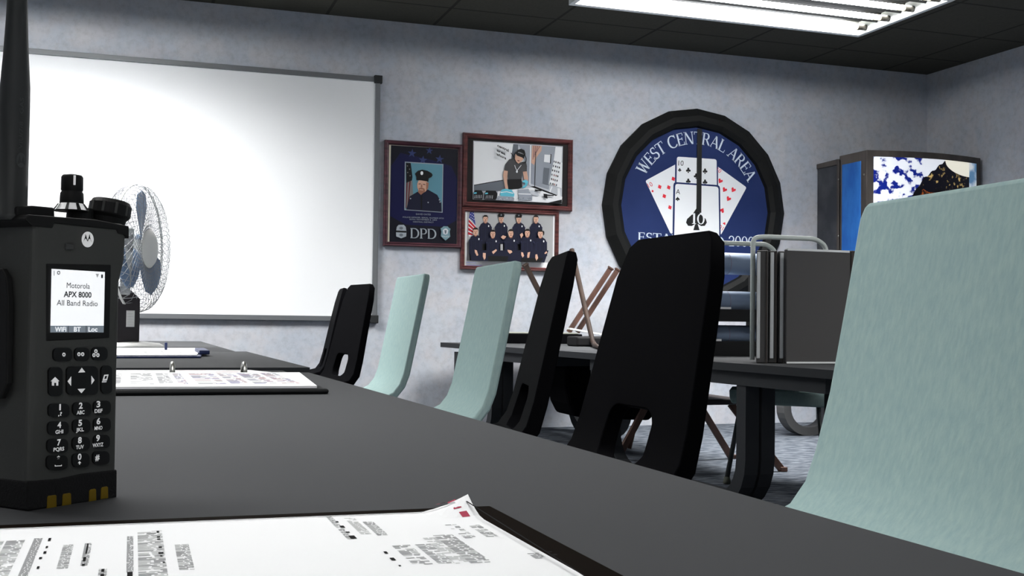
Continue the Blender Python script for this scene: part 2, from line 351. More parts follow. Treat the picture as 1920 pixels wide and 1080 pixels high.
# ------------------------------------------------------------------ chairs
def shell(name, parent, prof, widths, th, m, bevel, hole=None, nw=8):
    """bent sheet: prof = (x, z) stations from the front lip to the top, widths = half width at each station"""
    b = MB(); n = len(prof); vs = []
    nr = []
    for i in range(n):
        a, c = prof[max(i - 1, 0)], prof[min(i + 1, n - 1)]; d = Vector((c[0] - a[0], c[1] - a[1])).normalized(); nr.append((d.y, -d.x))
    ths = th if isinstance(th, (list, tuple)) else [th] * n
    for sgn in (1, -1):
        for i, (x, z) in enumerate(prof):
            for k in range(nw + 1):
                y = widths[i] * (2 * k / nw - 1); vs.append((x + sgn * nr[i][0] * ths[i] / 2, y, z + sgn * nr[i][1] * ths[i] / 2))
    w = nw + 1; q = n * w; fs = []
    for i in range(n - 1):
        for k in range(nw):
            a = i * w + k; fs += [(a, a + 1, a + w + 1, a + w), (q + a, q + a + w, q + a + w + 1, q + a + 1)]
        a = i * w; fs.append((a, a + w, q + a + w, q + a)); a = i * w + nw; fs.append((a + w, a, q + a, q + a + w))
    for k in range(nw): fs.append((k + 1, k, q + k, q + k + 1)); a = (n - 1) * w + k; fs.append((a, a + 1, q + a + 1, q + a))
    b.add(vs, fs, m)
    o = b.build(name, parent, world=False)
    me = o.data; bm = bmesh.new(); bm.from_mesh(me); bmesh.ops.recalc_face_normals(bm, faces=bm.faces); bm.to_mesh(me); bm.free()
    if hole:
        c = MB(); hx, hz, hw, hh, lean = hole
        uy = Vector((lean, 0, 1)).normalized(); c.prism(rect_poly(hw, hh, .04, 5), Vector((hx, 0, hz)) + Vector((-.2, 0, 0)), (0, -1, 0), uy, .4, m)
        co = c.build('cutter', None)
        bo = o.modifiers.new('hole', 'BOOLEAN'); bo.operation = 'DIFFERENCE'; bo.object = co; bo.solver = 'EXACT'
        dg = bpy.context.evaluated_depsgraph_get(); me2 = bpy.data.meshes.new_from_object(o.evaluated_get(dg))
        o.modifiers.clear(); o.data = me2; bpy.data.objects.remove(co)
    bv = o.modifiers.new('bevel', 'BEVEL'); bv.width = bevel; bv.segments = 3; bv.limit_method = 'ANGLE'; bv.angle_limit = R(38)
    for p in o.data.polygons: p.use_smooth = True
    try: o.data.set_sharp_from_angle(angle=R(35))
    except Exception: pass
    return o
def chair_legs(t, spots):
    for (x0, y0, z0), (x1, y1) in spots:
        b = MB(); b.tube([(x0, y0, z0), (x1, y1, .03)], .013, LEGMETAL, 10); l = b.build('leg', t, world=False)
        f = MB(); f.lathe([(.019, 0.0), (.021, .012), (.015, .035)], RUBBER, (x1, y1, .001), n=12); f.build('rubber_foot', l, world=False)
def make_black(e):
    t = thing('chair', '', 'chair', (0, 0, 0), 0, 'black moulded chairs')
    prof = [(-.44, .40 + e), (-.425, .432 + e), (-.38, .447 + e), (-.2, .438 + e), (-.075, .437 + e), (-.02, .452 + e), (.012, .495 + e), (.032, .57 + e * .6), (.076, .78), (.102, .895), (.119, .965), (.1235, .985)]
    wd = [.22, .235, .24, .245, .25, .25, .247, .24, .218, .203, .178, .15]
    th = [.03, .036, .04, .04, .04, .04, .04, .038, .036, .036, .032, .022]
    shell('seat_shell', t, prof, wd, th, BLACKPLAS, .012, hole=(.036, .582 + e * .7, .2, .125, .23))
    chair_legs(t, [((-.3, s * .17, .43 + e), (-.36, s * .22)) for s in (-1, 1)] + [((-.06, s * .17, .427 + e), (.1, s * .22)) for s in (-1, 1)])
    return t
def make_pale(e):
    t = thing('chair', '', 'chair', (0, 0, 0), 0, 'pale green upholstered chairs')
    prof = [(-.455, .385 + e), (-.45, .415 + e), (-.43, .44 + e), (-.39, .451 + e), (-.25, .446 + e), (-.125, .438 + e), (-.065, .442 + e), (-.025, .462 + e), (.005, .50 + e), (.024, .55 + e), (.05, .69), (.078, .83), (.104, .968), (.107, .985), (.1085, .994)]
    wd = [.25, .262, .27, .27, .27, .27, .27, .27, .27, .27, .27, .27, .27, .262, .25]
    shell('seat_shell', t, prof, wd, .03, PALEFAB, .008)
    chair_legs(t, [((-.41, s * .2, .435 + e), (-.50, s * .26)) for s in (-1, 1)] + [((-.09, s * .2, .427 + e), (.03, s * .24)) for s in (-1, 1)])
    return t
def copy_tree(o, parent=None):
    c = o.copy(); COL.objects.link(c)
    if parent: c.parent = parent
    for ch in list(o.children): copy_tree(ch, c)
    return c
PROTO = {}
for kind, e, x, y, rz, lab in (
    ('b', 0, 1.15, 7.12, -.10, 'black moulded chair seen edge-on, deepest of the row, against the whiteboard'),
    ('b', 0, 1.085, 6.15, .16, 'black chair with small hand hole in front of the whiteboard corner'),
    ('p', .012, 1.095, 4.96, 0, 'pale green chair beside the black chair at the whiteboard corner'),
    ('p', .012, 1.105, 3.75, -.05, 'pale green chair standing below the framed group photograph'),
    ('b', .025, 1.02, 2.95, -.22, 'black moulded chair turned edge-on between a pale chair and the wooden legs'),
    ('b', .025, .985, 2.17, .05, 'big black chair with a hand hole, overlapping the round emblem'),
    ('p', .045, 1.01, 1.27, -.04, 'largest pale green chair, nearest one, overlapping the vending machine picture'),
    ('p', .012, 3.34, 5.15, .80, 'pale green chair tucked under the rack table, only seat and legs visible'),
):
    if (kind, e) in PROTO: o = copy_tree(PROTO[(kind, e)])
    else: o = PROTO[(kind, e)] = (make_black if kind == 'b' else make_pale)(e)
    o.location = (x, y, 0); o.rotation_euler = (0, 0, rz); o['label'] = lab
    if 'tucked' in lab: o.scale = (1, .92, 1)

# ------------------------------------------------------------------ whiteboard
t = thing('whiteboard', 'large white dry-erase board with grey metal frame on the back wall', 'whiteboard', (-.05, WALL_Y, .776))
x0, x1, z0, z1 = -1.7, 1.65, .776, 2.524
b = MB(); b.box((x0 + .03, WALL_Y - .022, z0 + .03), (x1 - .03, WALL_Y - .001, z1 - .03), BOARDW); b.build('writing_surface', t)
b = MB()
for lo, hi in (((x0, z0), (x1, z0 + .035)), ((x0, z1 - .035), (x1, z1)), ((x0, z0 + .035), (x0 + .035, z1 - .035)), ((x1 - .035, z0 + .035), (x1, z1 - .035))):
    b.box((lo[0], WALL_Y - .032, lo[1]), (hi[0], WALL_Y - .001, hi[1]), BOARDF)
b.build('frame', t, bevel=.003)
for cx in (x0, x1):
    for cz in (z0, z1):
        sx, sz = (1 if cx == x0 else -1), (1 if cz == z0 else -1)
        b = MB(); b.box((min(cx - sx * .012, cx + sx * .045), WALL_Y - .042, min(cz - sz * .012, cz + sz * .045)), (max(cx - sx * .012, cx + sx * .045), WALL_Y - .001, max(cz - sz * .012, cz + sz * .045)), CAPM); b.build('corner_cap', t, bevel=.004)

# ------------------------------------------------------------------ framed pictures
def frame_obj(label, x0, z0, x1, z1, m, wf, liner):
    t = thing('framed_photo', label, 'framed photo', ((x0 + x1) / 2, WALL_Y, z0), 0, 'framed photographs on the back wall')
    b = MB(); Y = WALL_Y
    prof = [(0, 0), (0, .026), (.25, .036), (.5, .03), (.7, .034), (1, .02), (1, 0)]
    ring = []
    for u, dpt in prof:
        i = u * wf; ring.append([(x0 + i, Y - .001 - dpt, z0 + i), (x1 - i, Y - .001 - dpt, z0 + i), (x1 - i, Y - .001 - dpt, z1 - i), (x0 + i, Y - .001 - dpt, z1 - i)])
    vs = [p for r_ in ring for p in r_]; n = len(ring)
    b.add(vs, [(i * 4 + k, i * 4 + (k + 1) % 4, (i + 1) % n * 4 + (k + 1) % 4, (i + 1) % n * 4 + k) for i in range(n) for k in range(4)], m)
    b.build('frame', t)
    b = MB(); i = wf - .002; b.box((x0 + i, Y - .014, z0 + i), (x1 - i, Y - .002, z1 - i), liner); b.build('mat_board', t)
    return t
class Art:
    """flat print on the wall; points are read on the picture, then laid on its real plane"""
    def __init__(s, ox, oy, k): s.o = (ox, oy, k); s.b = MB(); s.layer = 0
    def P(s, x, y, dl=0):
        return ony(s.o[0] + x * s.o[2], s.o[1] + y * s.o[2], WALL_Y - .0145 - .00025 * (s.layer + dl))
    def poly(s, pts, m): s.layer += 1; s.b.face([s.P(*p) for p in pts][::-1], m)
    def strip(s, pts, w, m):
        s.layer += 1
        for (xa, ya), (xb, yb) in zip(pts, pts[1:]):
            l = math.hypot(xb - xa, yb - ya) or 1; nx, ny = -(yb - ya) / l * w / 2, (xb - xa) / l * w / 2
            s.b.face([s.P(xa + nx, ya + ny), s.P(xb + nx, yb + ny), s.P(xb - nx, yb - ny), s.P(xa - nx, ya - ny)], m)
    def text(s, txt, x, y, h, w, m, bold=0., serif=False, dx=1, dy=.03):
        s.layer += 1; o = s.P(x, y); ux = s.P(x + 10 * dx, y + 10 * dy) - o; uy = s.P(x, y - 10) - o
        kx, ky = ux.length / 10 / math.hypot(dx, dy), uy.length / 10
        if serif: serif_line(s.b, txt, o - ux.normalized() * w * kx / 2, ux, uy, h * ky, m, w * kx)
        else: text(s.b, txt, o, ux, uy, h * ky, m, bold, w * kx)
A_ = lambda n, c: mat('print_' + n, c, .6, spec=.25)
NAVY, NAVYD, STARC = A_('navy', (5, 8, 58)), A_('midnight', (4, 5, 22)), A_('faded_star', (44, 58, 104))
SILV, TEAL, SKIN, SKIN2 = A_('silver', (150, 158, 166)), A_('studio_teal', (92, 142, 158)), A_('skin', (206, 164, 142)), A_('skin_shade', (150, 104, 84))
UNI, UNI2, BLK, WHT = A_('uniform', (16, 19, 42)), A_('uniform_fold', (34, 38, 68)), A_('black', (10, 10, 12)), A_('white', (238, 240, 242))
RED, OLDR, OLDW = A_('flag_red', (178, 40, 52)), A_('old_red', (96, 40, 42)), A_('old_white', (120, 118, 116))
GREY, GREYD, GREYL, TEE, CYAN = A_('grey', (150, 156, 166)), A_('grey_dark', (100, 106, 114)), A_('grey_light', (196, 200, 206)), A_('tee', (66, 66, 68)), A_('glove_cyan', (96, 186, 206))
FLAGB, HAIR, BACKG, BRN, INKBL = A_('flag_blue', (52, 60, 130)), A_('hair', (30, 24, 22)), A_('backdrop', (166, 167, 168)), A_('worn_red', (150, 112, 108)), A_('pen_blue', (90, 104, 190))
BADGE = A_('badge_teal', (110, 140, 150))

# officer portrait
t = frame_obj('framed navy portrait of an officer in a peaked cap, silver letters below', 1.69, 1.317, 2.27, 2.079, WOODD, .032, CREAM)
a = Art(720, 250, 160 / 785)
a.poly([(64, 110), (680, 146), (667, 1020), (50, 1002)], NAVYD)
a.poly([(66, 300), (150, 180), (420, 240), (620, 300), (674, 420), (668, 800), (560, 860), (200, 840), (56, 760)], NAVY)
for cx, cy, r_ in ((258, 184, 42), (418, 160, 36), (358, 246, 42), (512, 238, 42)):
    a.poly([(cx + (r_ if k % 2 == 0 else r_ * .4) * math.sin(PI * k / 5 + .1), cy - (r_ if k % 2 == 0 else r_ * .4) * math.cos(PI * k / 5 + .1)) for k in range(10)], STARC)
a.poly([(192, 260), (546, 283), (539, 730), (187, 706)], SILV)
a.poly([(200, 270), (538, 290), (532, 722), (195, 698)], TEAL)
a.poly([(201, 270), (246, 273), (262, 400), (256, 440), (204, 460)], BLK)
for k in range(4): a.poly([(204 + k * 14, 456 - k * 6), (218 + k * 14, 450 - k * 6), (232 + k * 12, 560), (212 + k * 6, 690), (198 + k * 8, 690)], OLDR if k % 2 == 0 else OLDW)
for cx, cy in ((215, 300), (235, 330), (218, 360), (240, 390)): a.poly(ell(cx, cy, 6, 6, 5), OLDW)
a.poly([(205, 700), (236, 580), (310, 536), (345, 560), (402, 516), (490, 566), (528, 640), (531, 722)], UNI)
a.poly([(312, 540), (340, 566), (395, 520), (400, 500), (320, 500)], SKIN2)
a.poly(ell(355, 480, 50, 66, 18), SKIN); a.poly([(388, 450), (412, 455), (406, 505), (388, 530)], SKIN2)
a.poly([(318, 505), (345, 498), (372, 508), (380, 535), (352, 552), (326, 540)], SKIN2); a.poly([(328, 514), (360, 518), (360, 526), (330, 522)], SKIN)
a.poly([(318, 463), (338, 462), (338, 468), (318, 469)], HAIR); a.poly([(358, 466), (380, 468), (380, 474), (358, 472)], HAIR); a.poly([(342, 470), (350, 470), (354, 496), (338, 496)], SKIN2)
a.poly([(285, 372), (312, 344), (352, 334), (400, 344), (438, 366), (448, 384), (438, 402), (408, 416), (300, 404)], BLK)
a.poly([(299, 400), (412, 414), (408, 446), (385, 440), (340, 432), (298, 430)], BLK)
a.poly(ell(348, 366, 13, 18, 10), WHT); a.poly([(338, 575), (352, 570), (350, 700), (340, 700)], BLK)
for cx, cy in ((510, 612), (516, 632), (406, 636), (244, 600)): a.poly(ell(cx, cy, 7, 7, 6), SILV)
for txt, yy, w in (('DAVID OATES', 752, 136), ('POLICE OFFICER, SERIAL NUMBER 8723', 782, 376), ('EOW: NOVEMBER 8, 2003', 800, 250), ('CENTRAL DISTRICT', 822, 190)):
    a.text(txt, 362, yy, 15 if yy < 760 else 12, w, SILV)
a.poly([(118, 860), (135, 842), (182, 842), (200, 860), (207, 905), (204, 948), (158, 966), (112, 948), (110, 905)], SILV); a.poly([(110, 893), (206, 898), (206, 914), (110, 910)], BLK)
for yy in (872, 935): a.poly(ell(158, yy, 18, 14, 8), GREYD)
a.text('DPD', 362, 968, 92, 246, SILV, serif=True, dy=.035)
a.poly([(520, 874), (536, 866), (548, 854), (586, 856), (598, 870), (612, 878), (604, 905), (610, 950), (566, 986), (522, 946), (528, 905)], BADGE)
a.poly([(540, 890), (560, 876), (576, 876), (592, 892), (584, 926), (566, 932), (546, 926)], GREYL); a.text('POLICE', 566, 956, 14, 64, GREYL); a.poly([(556, 890), (576, 892), (572, 922), (560, 922)], GREYD)
a.b.build('print', t)

# retouched photograph
t = frame_obj('brown framed photo of a man in cap and cyan gloves at a table', 2.273, 1.627, 3.138, 2.17, WOODF, .036, MATBLK)
a = Art(860, 240, 230 / 1552)
a.poly([(186, 160), (1318, 232), (1305, 955), (176, 905)], GREYL)
a.poly([(194, 172), (690, 203), (705, 380), (560, 660), (194, 722)], WHT); a.poly([(690, 203), (755, 207), (750, 300), (700, 420), (660, 420)], GREYD)
a.poly([(755, 207), (918, 216), (905, 730), (850, 730), (860, 520), (800, 300)], GREY); a.poly([(918, 216), (1228, 236), (1200, 400), (1140, 780), (980, 730), (905, 700)], GREY)
a.strip([(912, 216), (900, 720)], 14, WHT); a.poly([(194, 722), (560, 660), (580, 770), (520, 800), (192, 800)], GREYD); a.strip([(194, 724), (380, 690), (560, 660)], 10, BLK)
a.poly([(930, 220), (1052, 228), (1046, 290), (985, 370), (955, 470), (918, 440), (924, 330)], SKIN)
for k in range(4): a.poly([(945 + k * 26, 222 + k), (957 + k * 26, 222 + k), (945 + k * 14, 400 - k * 30), (935 + k * 14, 400 - k * 30)], BRN)
a.strip([(975, 300), (962, 740)], 8, BLK)
a.poly([(1085, 335), (1165, 340), (1160, 440), (1078, 430)], WHT); a.strip([(1168, 330), (1160, 450)], 12, BLK); a.poly([(1078, 500), (1150, 510), (1130, 720), (1060, 700)], GREYD)
a.poly([(1225, 240), (1310, 246), (1300, 440), (1205, 400)], WHT); a.poly([(1205, 400), (1312, 440), (1302, 760), (1140, 715)], WHT); a.poly([(1176, 735), (1190, 740), (1160, 815), (1142, 810)], WHT); a.poly([(1250, 760), (1280, 765), (1290, 880), (1252, 870)], WHT)
for r_ in range(6):
    for c_ in range(4):
        x = 1210 + c_ * 24 - r_ * 9 + rnd.uniform(-4, 4); y = 425 + r_ * 55 + c_ * 7
        a.poly(ell(x, y, 8, 15, 6, rnd.random()), rnd.choice([GREYD, BLK, TEE, BRN]))
a.poly([(500, 800), (940, 752), (1310, 870), (1305, 952), (480, 915)], WHT); a.poly([(900, 740), (960, 735), (1250, 850), (1230, 860)], BLK)
a.poly([(578, 545), (590, 460), (640, 395), (700, 380), (760, 440), (850, 420), (864, 480), (862, 548), (812, 552), (796, 650), (640, 660), (612, 600), (620, 545)], TEE)
a.poly([(572, 535), (622, 545), (614, 660), (630, 780), (596, 790), (562, 600)], SKIN); a.poly([(812, 552), (862, 548), (880, 640), (862, 680), (830, 660)], SKIN)
a.poly([(614, 650), (796, 645), (806, 750), (760, 768), (630, 778), (616, 700)], BLK)
a.poly([(718, 330), (760, 350), (822, 385), (800, 420), (758, 450), (730, 430), (712, 390)], SKIN); a.poly([(742, 404), (772, 412), (765, 424), (745, 416)], OLDR)
a.poly([(722, 320), (742, 278), (790, 262), (832, 280), (846, 330), (822, 390), (800, 372), (740, 350)], BLK); a.text('POLICE', 790, 325, 16, 78, WHT, dy=.28)
a.strip([(662, 315), (690, 355), (705, 385)], 9, BLK)
a.strip([(735, 445), (708, 400), (700, 350), (718, 310), (760, 298), (800, 305), (838, 340), (856, 390), (850, 432), (826, 444), (800, 436)], 10, BLK)
a.strip([(708, 470), (722, 510), (738, 540), (760, 510), (792, 470)], 6, WHT); a.poly(ell(737, 552, 13, 16, 8), WHT)
a.poly([(804, 672), (850, 650), (880, 680), (862, 735), (830, 760), (800, 752), (842, 715), (838, 690), (812, 690)], CYAN)
for x0, x1, y0, y1 in ((188, 310, 785, 905), (330, 490, 790, 910)):
    a.poly([(x0, y0 + 30), (x0 + 20, y0), (x1 - 20, y0 + 4), (x1, y0 + 40), (x1 - 10, y1), (x0, y1 - 4)], BLK); a.strip([(x0 + 4, y0 + 40), (x0 + 40, y0 + 36)], 18, CYAN)
    for k in range(5): a.strip([(x0 + 20 + k * 20, y0 + 62), (x0 + 14 + k * 20, y1 - 15)], 5, GREYL)
a.poly([(522, 830), (545, 780), (600, 768), (670, 782), (705, 835), (700, 870), (530, 862)], CYAN); a.strip([(530, 815), (610, 806), (690, 826)], 10, WHT)
a.poly([(500, 858), (696, 872), (700, 922), (468, 910)], GREY); a.poly([(750, 780), (880, 770), (930, 830), (930, 915), (762, 915)], GREY); a.strip([(752, 832), (920, 838)], 12, WHT); a.poly([(880, 790), (990, 790), (1020, 860), (940, 850)], GREYL)
for k in range(34): a.poly(ell(rnd.uniform(490, 920), rnd.uniform(880, 912), 7, 4, 5), rnd.choice([GREYD, GREYL]))
a.poly([(1072, 830), (1120, 836), (1125, 895), (1080, 880)], BLK); a.poly([(1120, 840), (1205, 850), (1200, 862), (1120, 858)], BLK); a.poly([(960, 775), (1050, 788), (1048, 800), (970, 798)], BLK)
a.poly([(1130, 945), (1305, 905), (1305, 952)], BLK)
for txt, x, y, w in (('central', 562, 268, 160), ('area', 536, 318, 120), ('whore', 540, 372, 135)): a.text(txt, x, y, 34, w, BLK, .03, dx=.9, dy=.42)
a.b.build('print', t)

# group photograph
t = frame_obj('brown framed group photo of nine uniformed officers before a grey backdrop', 2.268, 1.165, 3.032, 1.621, WOODF, .03, CREAM)
a = Art(860, 380, 230 / 1774)
a.poly([(100, 92), (1392, 152), (1375, 960), (92, 925)], WHT)
a.poly([(122, 104), (1368, 158), (1360, 868), (116, 836)], BACKG)
a.poly([(165, 100), (215, 105), (244, 330), (200, 260), (150, 220)], FLAGB)
for k in range(9): a.poly(ell(170 + (k % 3) * 22 + (k // 3) * 4, 130 + (k // 3) * 42 + (k % 3) * 14, 6, 6, 5), WHT)
a.poly([(148, 225), (250, 345), (215, 480), (150, 490), (135, 440)], WHT)
for k in range(4): a.poly([(146 - k * 3, 240 + k * 60), (250 - k * 14, 352 + k * 34), (240 - k * 14, 380 + k * 30), (144 - k * 3, 280 + k * 60)], RED)
a.poly([(300, 540), (1240, 540), (1200, 864), (160, 838), (150, 700)], BLK)
def officer(cx, top, s, cap, seated, skin=SKIN):
    w = 92 * s; sh = top + 118 * s; bot = sh + (250 if seated else 300) * s
    a.poly([(cx - w, bot), (cx - w * .98, sh + 60 * s), (cx - w * .7, sh + 10 * s), (cx - 26 * s, sh - 14 * s), (cx + 26 * s, sh - 14 * s), (cx + w * .72, sh + 12 * s), (cx + w, sh + 66 * s), (cx + w * 1.02, bot)], UNI)
    a.poly([(cx - 20 * s, sh - 30 * s), (cx + 20 * s, sh - 30 * s), (cx + 24 * s, sh - 6 * s), (cx, sh + 8 * s), (cx - 24 * s, sh - 6 * s)], SKIN2)
    a.poly(ell(cx, top + 58 * s, 35 * s, 52 * s, 14), skin)
    if cap:
        a.poly([(cx - 50 * s, top + 2 * s), (cx - 30 * s, top - 24 * s), (cx + 30 * s, top - 24 * s), (cx + 50 * s, top + 2 * s), (cx + 38 * s, top + 36 * s), (cx - 38 * s, top + 36 * s)], BLK); a.poly(ell(cx, top + 2 * s, 7 * s, 10 * s, 8), SILV)
    else:
        a.poly([(cx - 37 * s, top + 55 * s), (cx - 36 * s, top + 18 * s), (cx - 14 * s, top - 2 * s), (cx + 18 * s, top), (cx + 37 * s, top + 22 * s), (cx + 37 * s, top + 55 * s), (cx + 28 * s, top + 28 * s), (cx - 26 * s, top + 28 * s)], HAIR)
    a.poly([(cx - 24 * s, top + 50 * s), (cx - 8 * s, top + 50 * s), (cx - 8 * s, top + 55 * s), (cx - 24 * s, top + 55 * s)], HAIR); a.poly([(cx + 8 * s, top + 50 * s), (cx + 24 * s, top + 50 * s), (cx + 24 * s, top + 55 * s), (cx + 8 * s, top + 55 * s)], HAIR)
    a.poly([(cx - 14 * s, top + 84 * s), (cx + 14 * s, top + 84 * s), (cx + 10 * s, top + 91 * s), (cx - 10 * s, top + 91 * s)], OLDR); a.poly([(cx - 4 * s, top + 56 * s), (cx + 4 * s, top + 56 * s), (cx + 8 * s, top + 76 * s), (cx - 6 * s, top + 76 * s)], SKIN2)
    a.poly(ell(cx + 46 * s, sh + 42 * s, 9 * s, 15 * s, 8), WHT); a.strip([(cx - 55 * s, sh + 60 * s), (cx - 20 * s, sh + 62 * s)], 4 * s, UNI2); a.strip([(cx, sh + 10 * s), (cx, bot - 20 * s)], 3 * s, UNI2)
    for q in (-1, 1): a.strip([(cx + q * 60 * s, sh + 60 * s), (cx + q * 62 * s, bot - 60 * s)], 4 * s, UNI2); a.poly(ell(cx + q * w * .93, sh + 62 * s, 9 * s, 13 * s, 7), UNI2)
for cx, top, cap in ((388, 178, 0), (615, 176, 1), (870, 182, 1), (1118, 182, 0)): officer(cx, top, 1.0, cap, False)
a.poly([(610, 500), (640, 470), (690, 490), (660, 525), (640, 530)], SKIN); a.poly([(885, 460), (920, 435), (935, 470), (905, 515)], SKIN)
a.poly([(604, 600), (640, 600), (640, 770), (604, 770)], BACKG)
for cx, top, hx in ((245, 360, 0), (494, 392, 0), (755, 384, 0), (994, 380, 0), (1182, 392, 1)):
    officer(cx, top, 1.04, 0, True)
    if hx: a.poly([(1218, 400), (1240, 420), (1238, 460), (1220, 480)], HAIR)
a.poly([(160, 690), (1300, 690), (1240, 866), (180, 838)], UNI); a.poly([(420, 770), (720, 775), (700, 850), (430, 846)], BLK); a.poly([(900, 800), (1230, 800), (1180, 864), (900, 856)], BLK)
for pts in ([(230, 680), (262, 690), (285, 760), (262, 770), (236, 720)], [(352, 725), (392, 730), (390, 800), (370, 832), (350, 780)], [(480, 710), (540, 672), (556, 690), (500, 745)], [(705, 680), (760, 690), (778, 715), (740, 740), (712, 710)], [(904, 715), (930, 720), (946, 770), (925, 795), (906, 760)], [(1000, 720), (1034, 712), (1020, 795), (995, 800), (990, 770)], [(1110, 750), (1135, 745), (1150, 800), (1125, 840), (1108, 800)], [(1240, 730), (1270, 700), (1282, 725), (1250, 745)]):
    a.poly(pts, SKIN)
for yy, x1 in ((862, 275), (900, 345)): a.strip([(112 + k * 11, yy + (8 if k % 2 else -7) + k * .5) for k in range(int((x1 - 112) / 11))], 3, INKBL)
a.b.build('print', t)

# ------------------------------------------------------------------ round emblem
EMX, EMZ = 4.185, 1.69
t = thing('wall_emblem', 'large round navy emblem with fanned playing cards and thick black rim', 'wall emblem', (EMX, WALL_Y, EMZ - .8))
RIMM = mat('emblem_rim', (21, 22, 22), .6, spec=.15); EMNAVY = mat('emblem_navy', (40, 54, 100), .6, spec=.1, c2=(34, 48, 92), scale=3)
EMWHITE = mat('emblem_white', (240, 243, 246), .6); EMTXT = mat('emblem_lettering', (214, 226, 240), .6); EMRED = mat('emblem_red', (224, 48, 64), .6); EMBLK = mat('emblem_black', (26, 27, 27), .6)
b = MB(); b.lathe([(.645, .012), (.655, .052), (.69, .075), (.735, .075), (.795, .03), (.795, .001)], RIMM, (EMX, WALL_Y, EMZ), (0, -1, 0), n=20, smooth=False, cap=False); b.build('rim', t)
b = MB(); b.lathe([(.66, .001), (.66, .02)], EMNAVY, (EMX, WALL_Y, EMZ), (0, -1, 0), n=48, smooth=False); b.build('face', t)
YF = WALL_Y - .0205
def em(x, y, dl=0): return ony(1160 + x / 3.6, 200 + y / 3.6, YF - .0006 * dl)
def flat(b, pts, dl, m): b.face([em(x, y, dl) for x, y in pts][::-1], m)
b = MB(); word = 'WEST CENTRAL AREA'; wid = [glyph(c)[1] for c in word]; tot = sum(wid)
q0, q1 = em(133, 378), em(910, 448); cz0 = EMZ + .01; cx0 = 4.195
a0 = math.atan2(q0.z - cz0, q0.x - cx0); a1 = math.atan2(q1.z - cz0, q1.x - cx0); RT_ = .505; hh = .098
x = 0
for c, w in zip(word, wid):
    f = (x + w / 2 - wid[0] / 2) / (tot - wid[0] / 2 - wid[-1] / 2); an = a0 + (a1 - a0) * f; x += w
    rad = Vector((math.cos(an), 0, math.sin(an))); tan = Vector((math.sin(an), 0, -math.cos(an))); o = Vector((cx0, YF - .0006, cz0)) + rad * RT_
    for p in glyph(c)[0]: b.face([o + tan * ((q[0] - w / 2) * hh) + rad * (q[1] * hh) for q in p], EMTXT)
p0, p1 = em(128, 910, 1), em(915, 950, 1)
b.build('lettering', t)
b = MB(); tw = [sum(glyph(c)[1] for c in w_) for w_ in ('ESTABLISHED', ' ', '2000')]; d_ = p1 - p0; f0, f1 = tw[0] / sum(tw), (tw[0] + tw[1]) / sum(tw)
serif_line(b, 'ESTABLISHED', p0, d_, (0, 0, 1), .072, EMTXT, d_.length * f0); b.build('lettering', t)
b = MB(); serif_line(b, '2000', p0 + d_ * f1, d_, (0, 0, 1), .085, EMTXT, d_.length * (1 - f1)); b.build('lettering', t)
def rounded(pts, r=12, n=3):
    out = []
    for i, p in enumerate(pts):
        p = Vector(p); a, c = Vector(pts[i - 1]), Vector(pts[(i + 1) % len(pts)]); da, dc = (a - p).normalized(), (c - p).normalized()
        for k in range(n + 1):
            u = k / n; q = (p + da * r) * (1 - u) ** 2 + p * 2 * u * (1 - u) + (p + dc * r) * u * u; out.append((q.x, q.y))
    return out
def pip(kind, cx, cy, s, rot=0):
    if kind == 'd': pts = [(0, -1), (.85, 0), (0, 1), (-.85, 0)]
    elif kind == 'h': pts = [(0, 1)] + [(.95, -.2), (.95, -.65), (.6, -.9), (.25, -.8), (0, -.45), (-.25, -.8), (-.6, -.9), (-.95, -.65), (-.95, -.2)]
    elif kind == 's': pts = [(0, -1), (.35, -.5), (.9, -.02), (1, .3), (.8, .6), (.45, .62), (.12, .42), (.3, 1), (-.3, 1), (-.12, .42), (-.45, .62), (-.8, .6), (-1, .3), (-.9, -.02), (-.35, -.5)]
    else: pts = [(-.3, 1), (-.1, .35)] + [(-.5 + .42 * math.cos(t_), .2 + .42 * math.sin(t_)) for t_ in (1.2, 2.2, 3.2, 4.2, 5.0)] + [(.42 * math.cos(t_), -.5 + .42 * math.sin(t_)) for t_ in (2.9, 3.9, 4.7, 5.5, 6.5)] + [(.5 + .42 * math.cos(t_), .2 + .42 * math.sin(t_)) for t_ in (4.4, 5.2, 6.2, 7.2, 8.2)] + [(.1, .35), (.3, 1)]
    c, n = math.cos(rot), math.sin(rot)
    return [(cx + s * .95 * (p[0] * c - p[1] * n), cy + s * (p[0] * n + p[1] * c)) for p in pts]
def label(b, txt, x, y, h, rot, dl, m, bold=0):
    o = em(x, y, dl); c, n = math.cos(rot), math.sin(rot); ux = em(x + 10 * c, y + 10 * n, dl) - o; uy = em(x + 10 * n, y - 10 * c, dl) - o
    text(b, txt, o, ux, uy, h * uy.length / 10, m, bold)
b = MB(); flat(b, rounded([(180, 500), (392, 385), (560, 745), (352, 860)]), 1, EMWHITE)
for cx, cy, s in ((229, 570, 10), (277, 541, 17), (338, 545, 17), (369, 487, 17), (308, 604, 17), (346, 680, 17), (392, 640, 17), (415, 720, 17)): flat(b, pip('d', cx, cy, s, -.45), 2, EMRED)
label(b, '10', 216, 542, 32, -.48, 2, EMRED); b.build('playing_card', t)
b = MB(); flat(b, rounded([(600, 400), (660, 398), (864, 545), (690, 866), (520, 760)]), 2, EMWHITE)
for cx, cy, s in ((685, 503, 17), (714, 562, 17), (773, 563, 17), (741, 623, 17), (699, 699, 17), (714, 788, 10)): flat(b, pip('h', cx, cy, s, .55 if cy < 690 else .55 + PI), 3, EMRED)
label(b, '10', 702, 806, 30, .55 + PI, 3, EMRED); label(b, '10', 668, 440, 28, .55, 3, EMRED); b.build('playing_card', t)
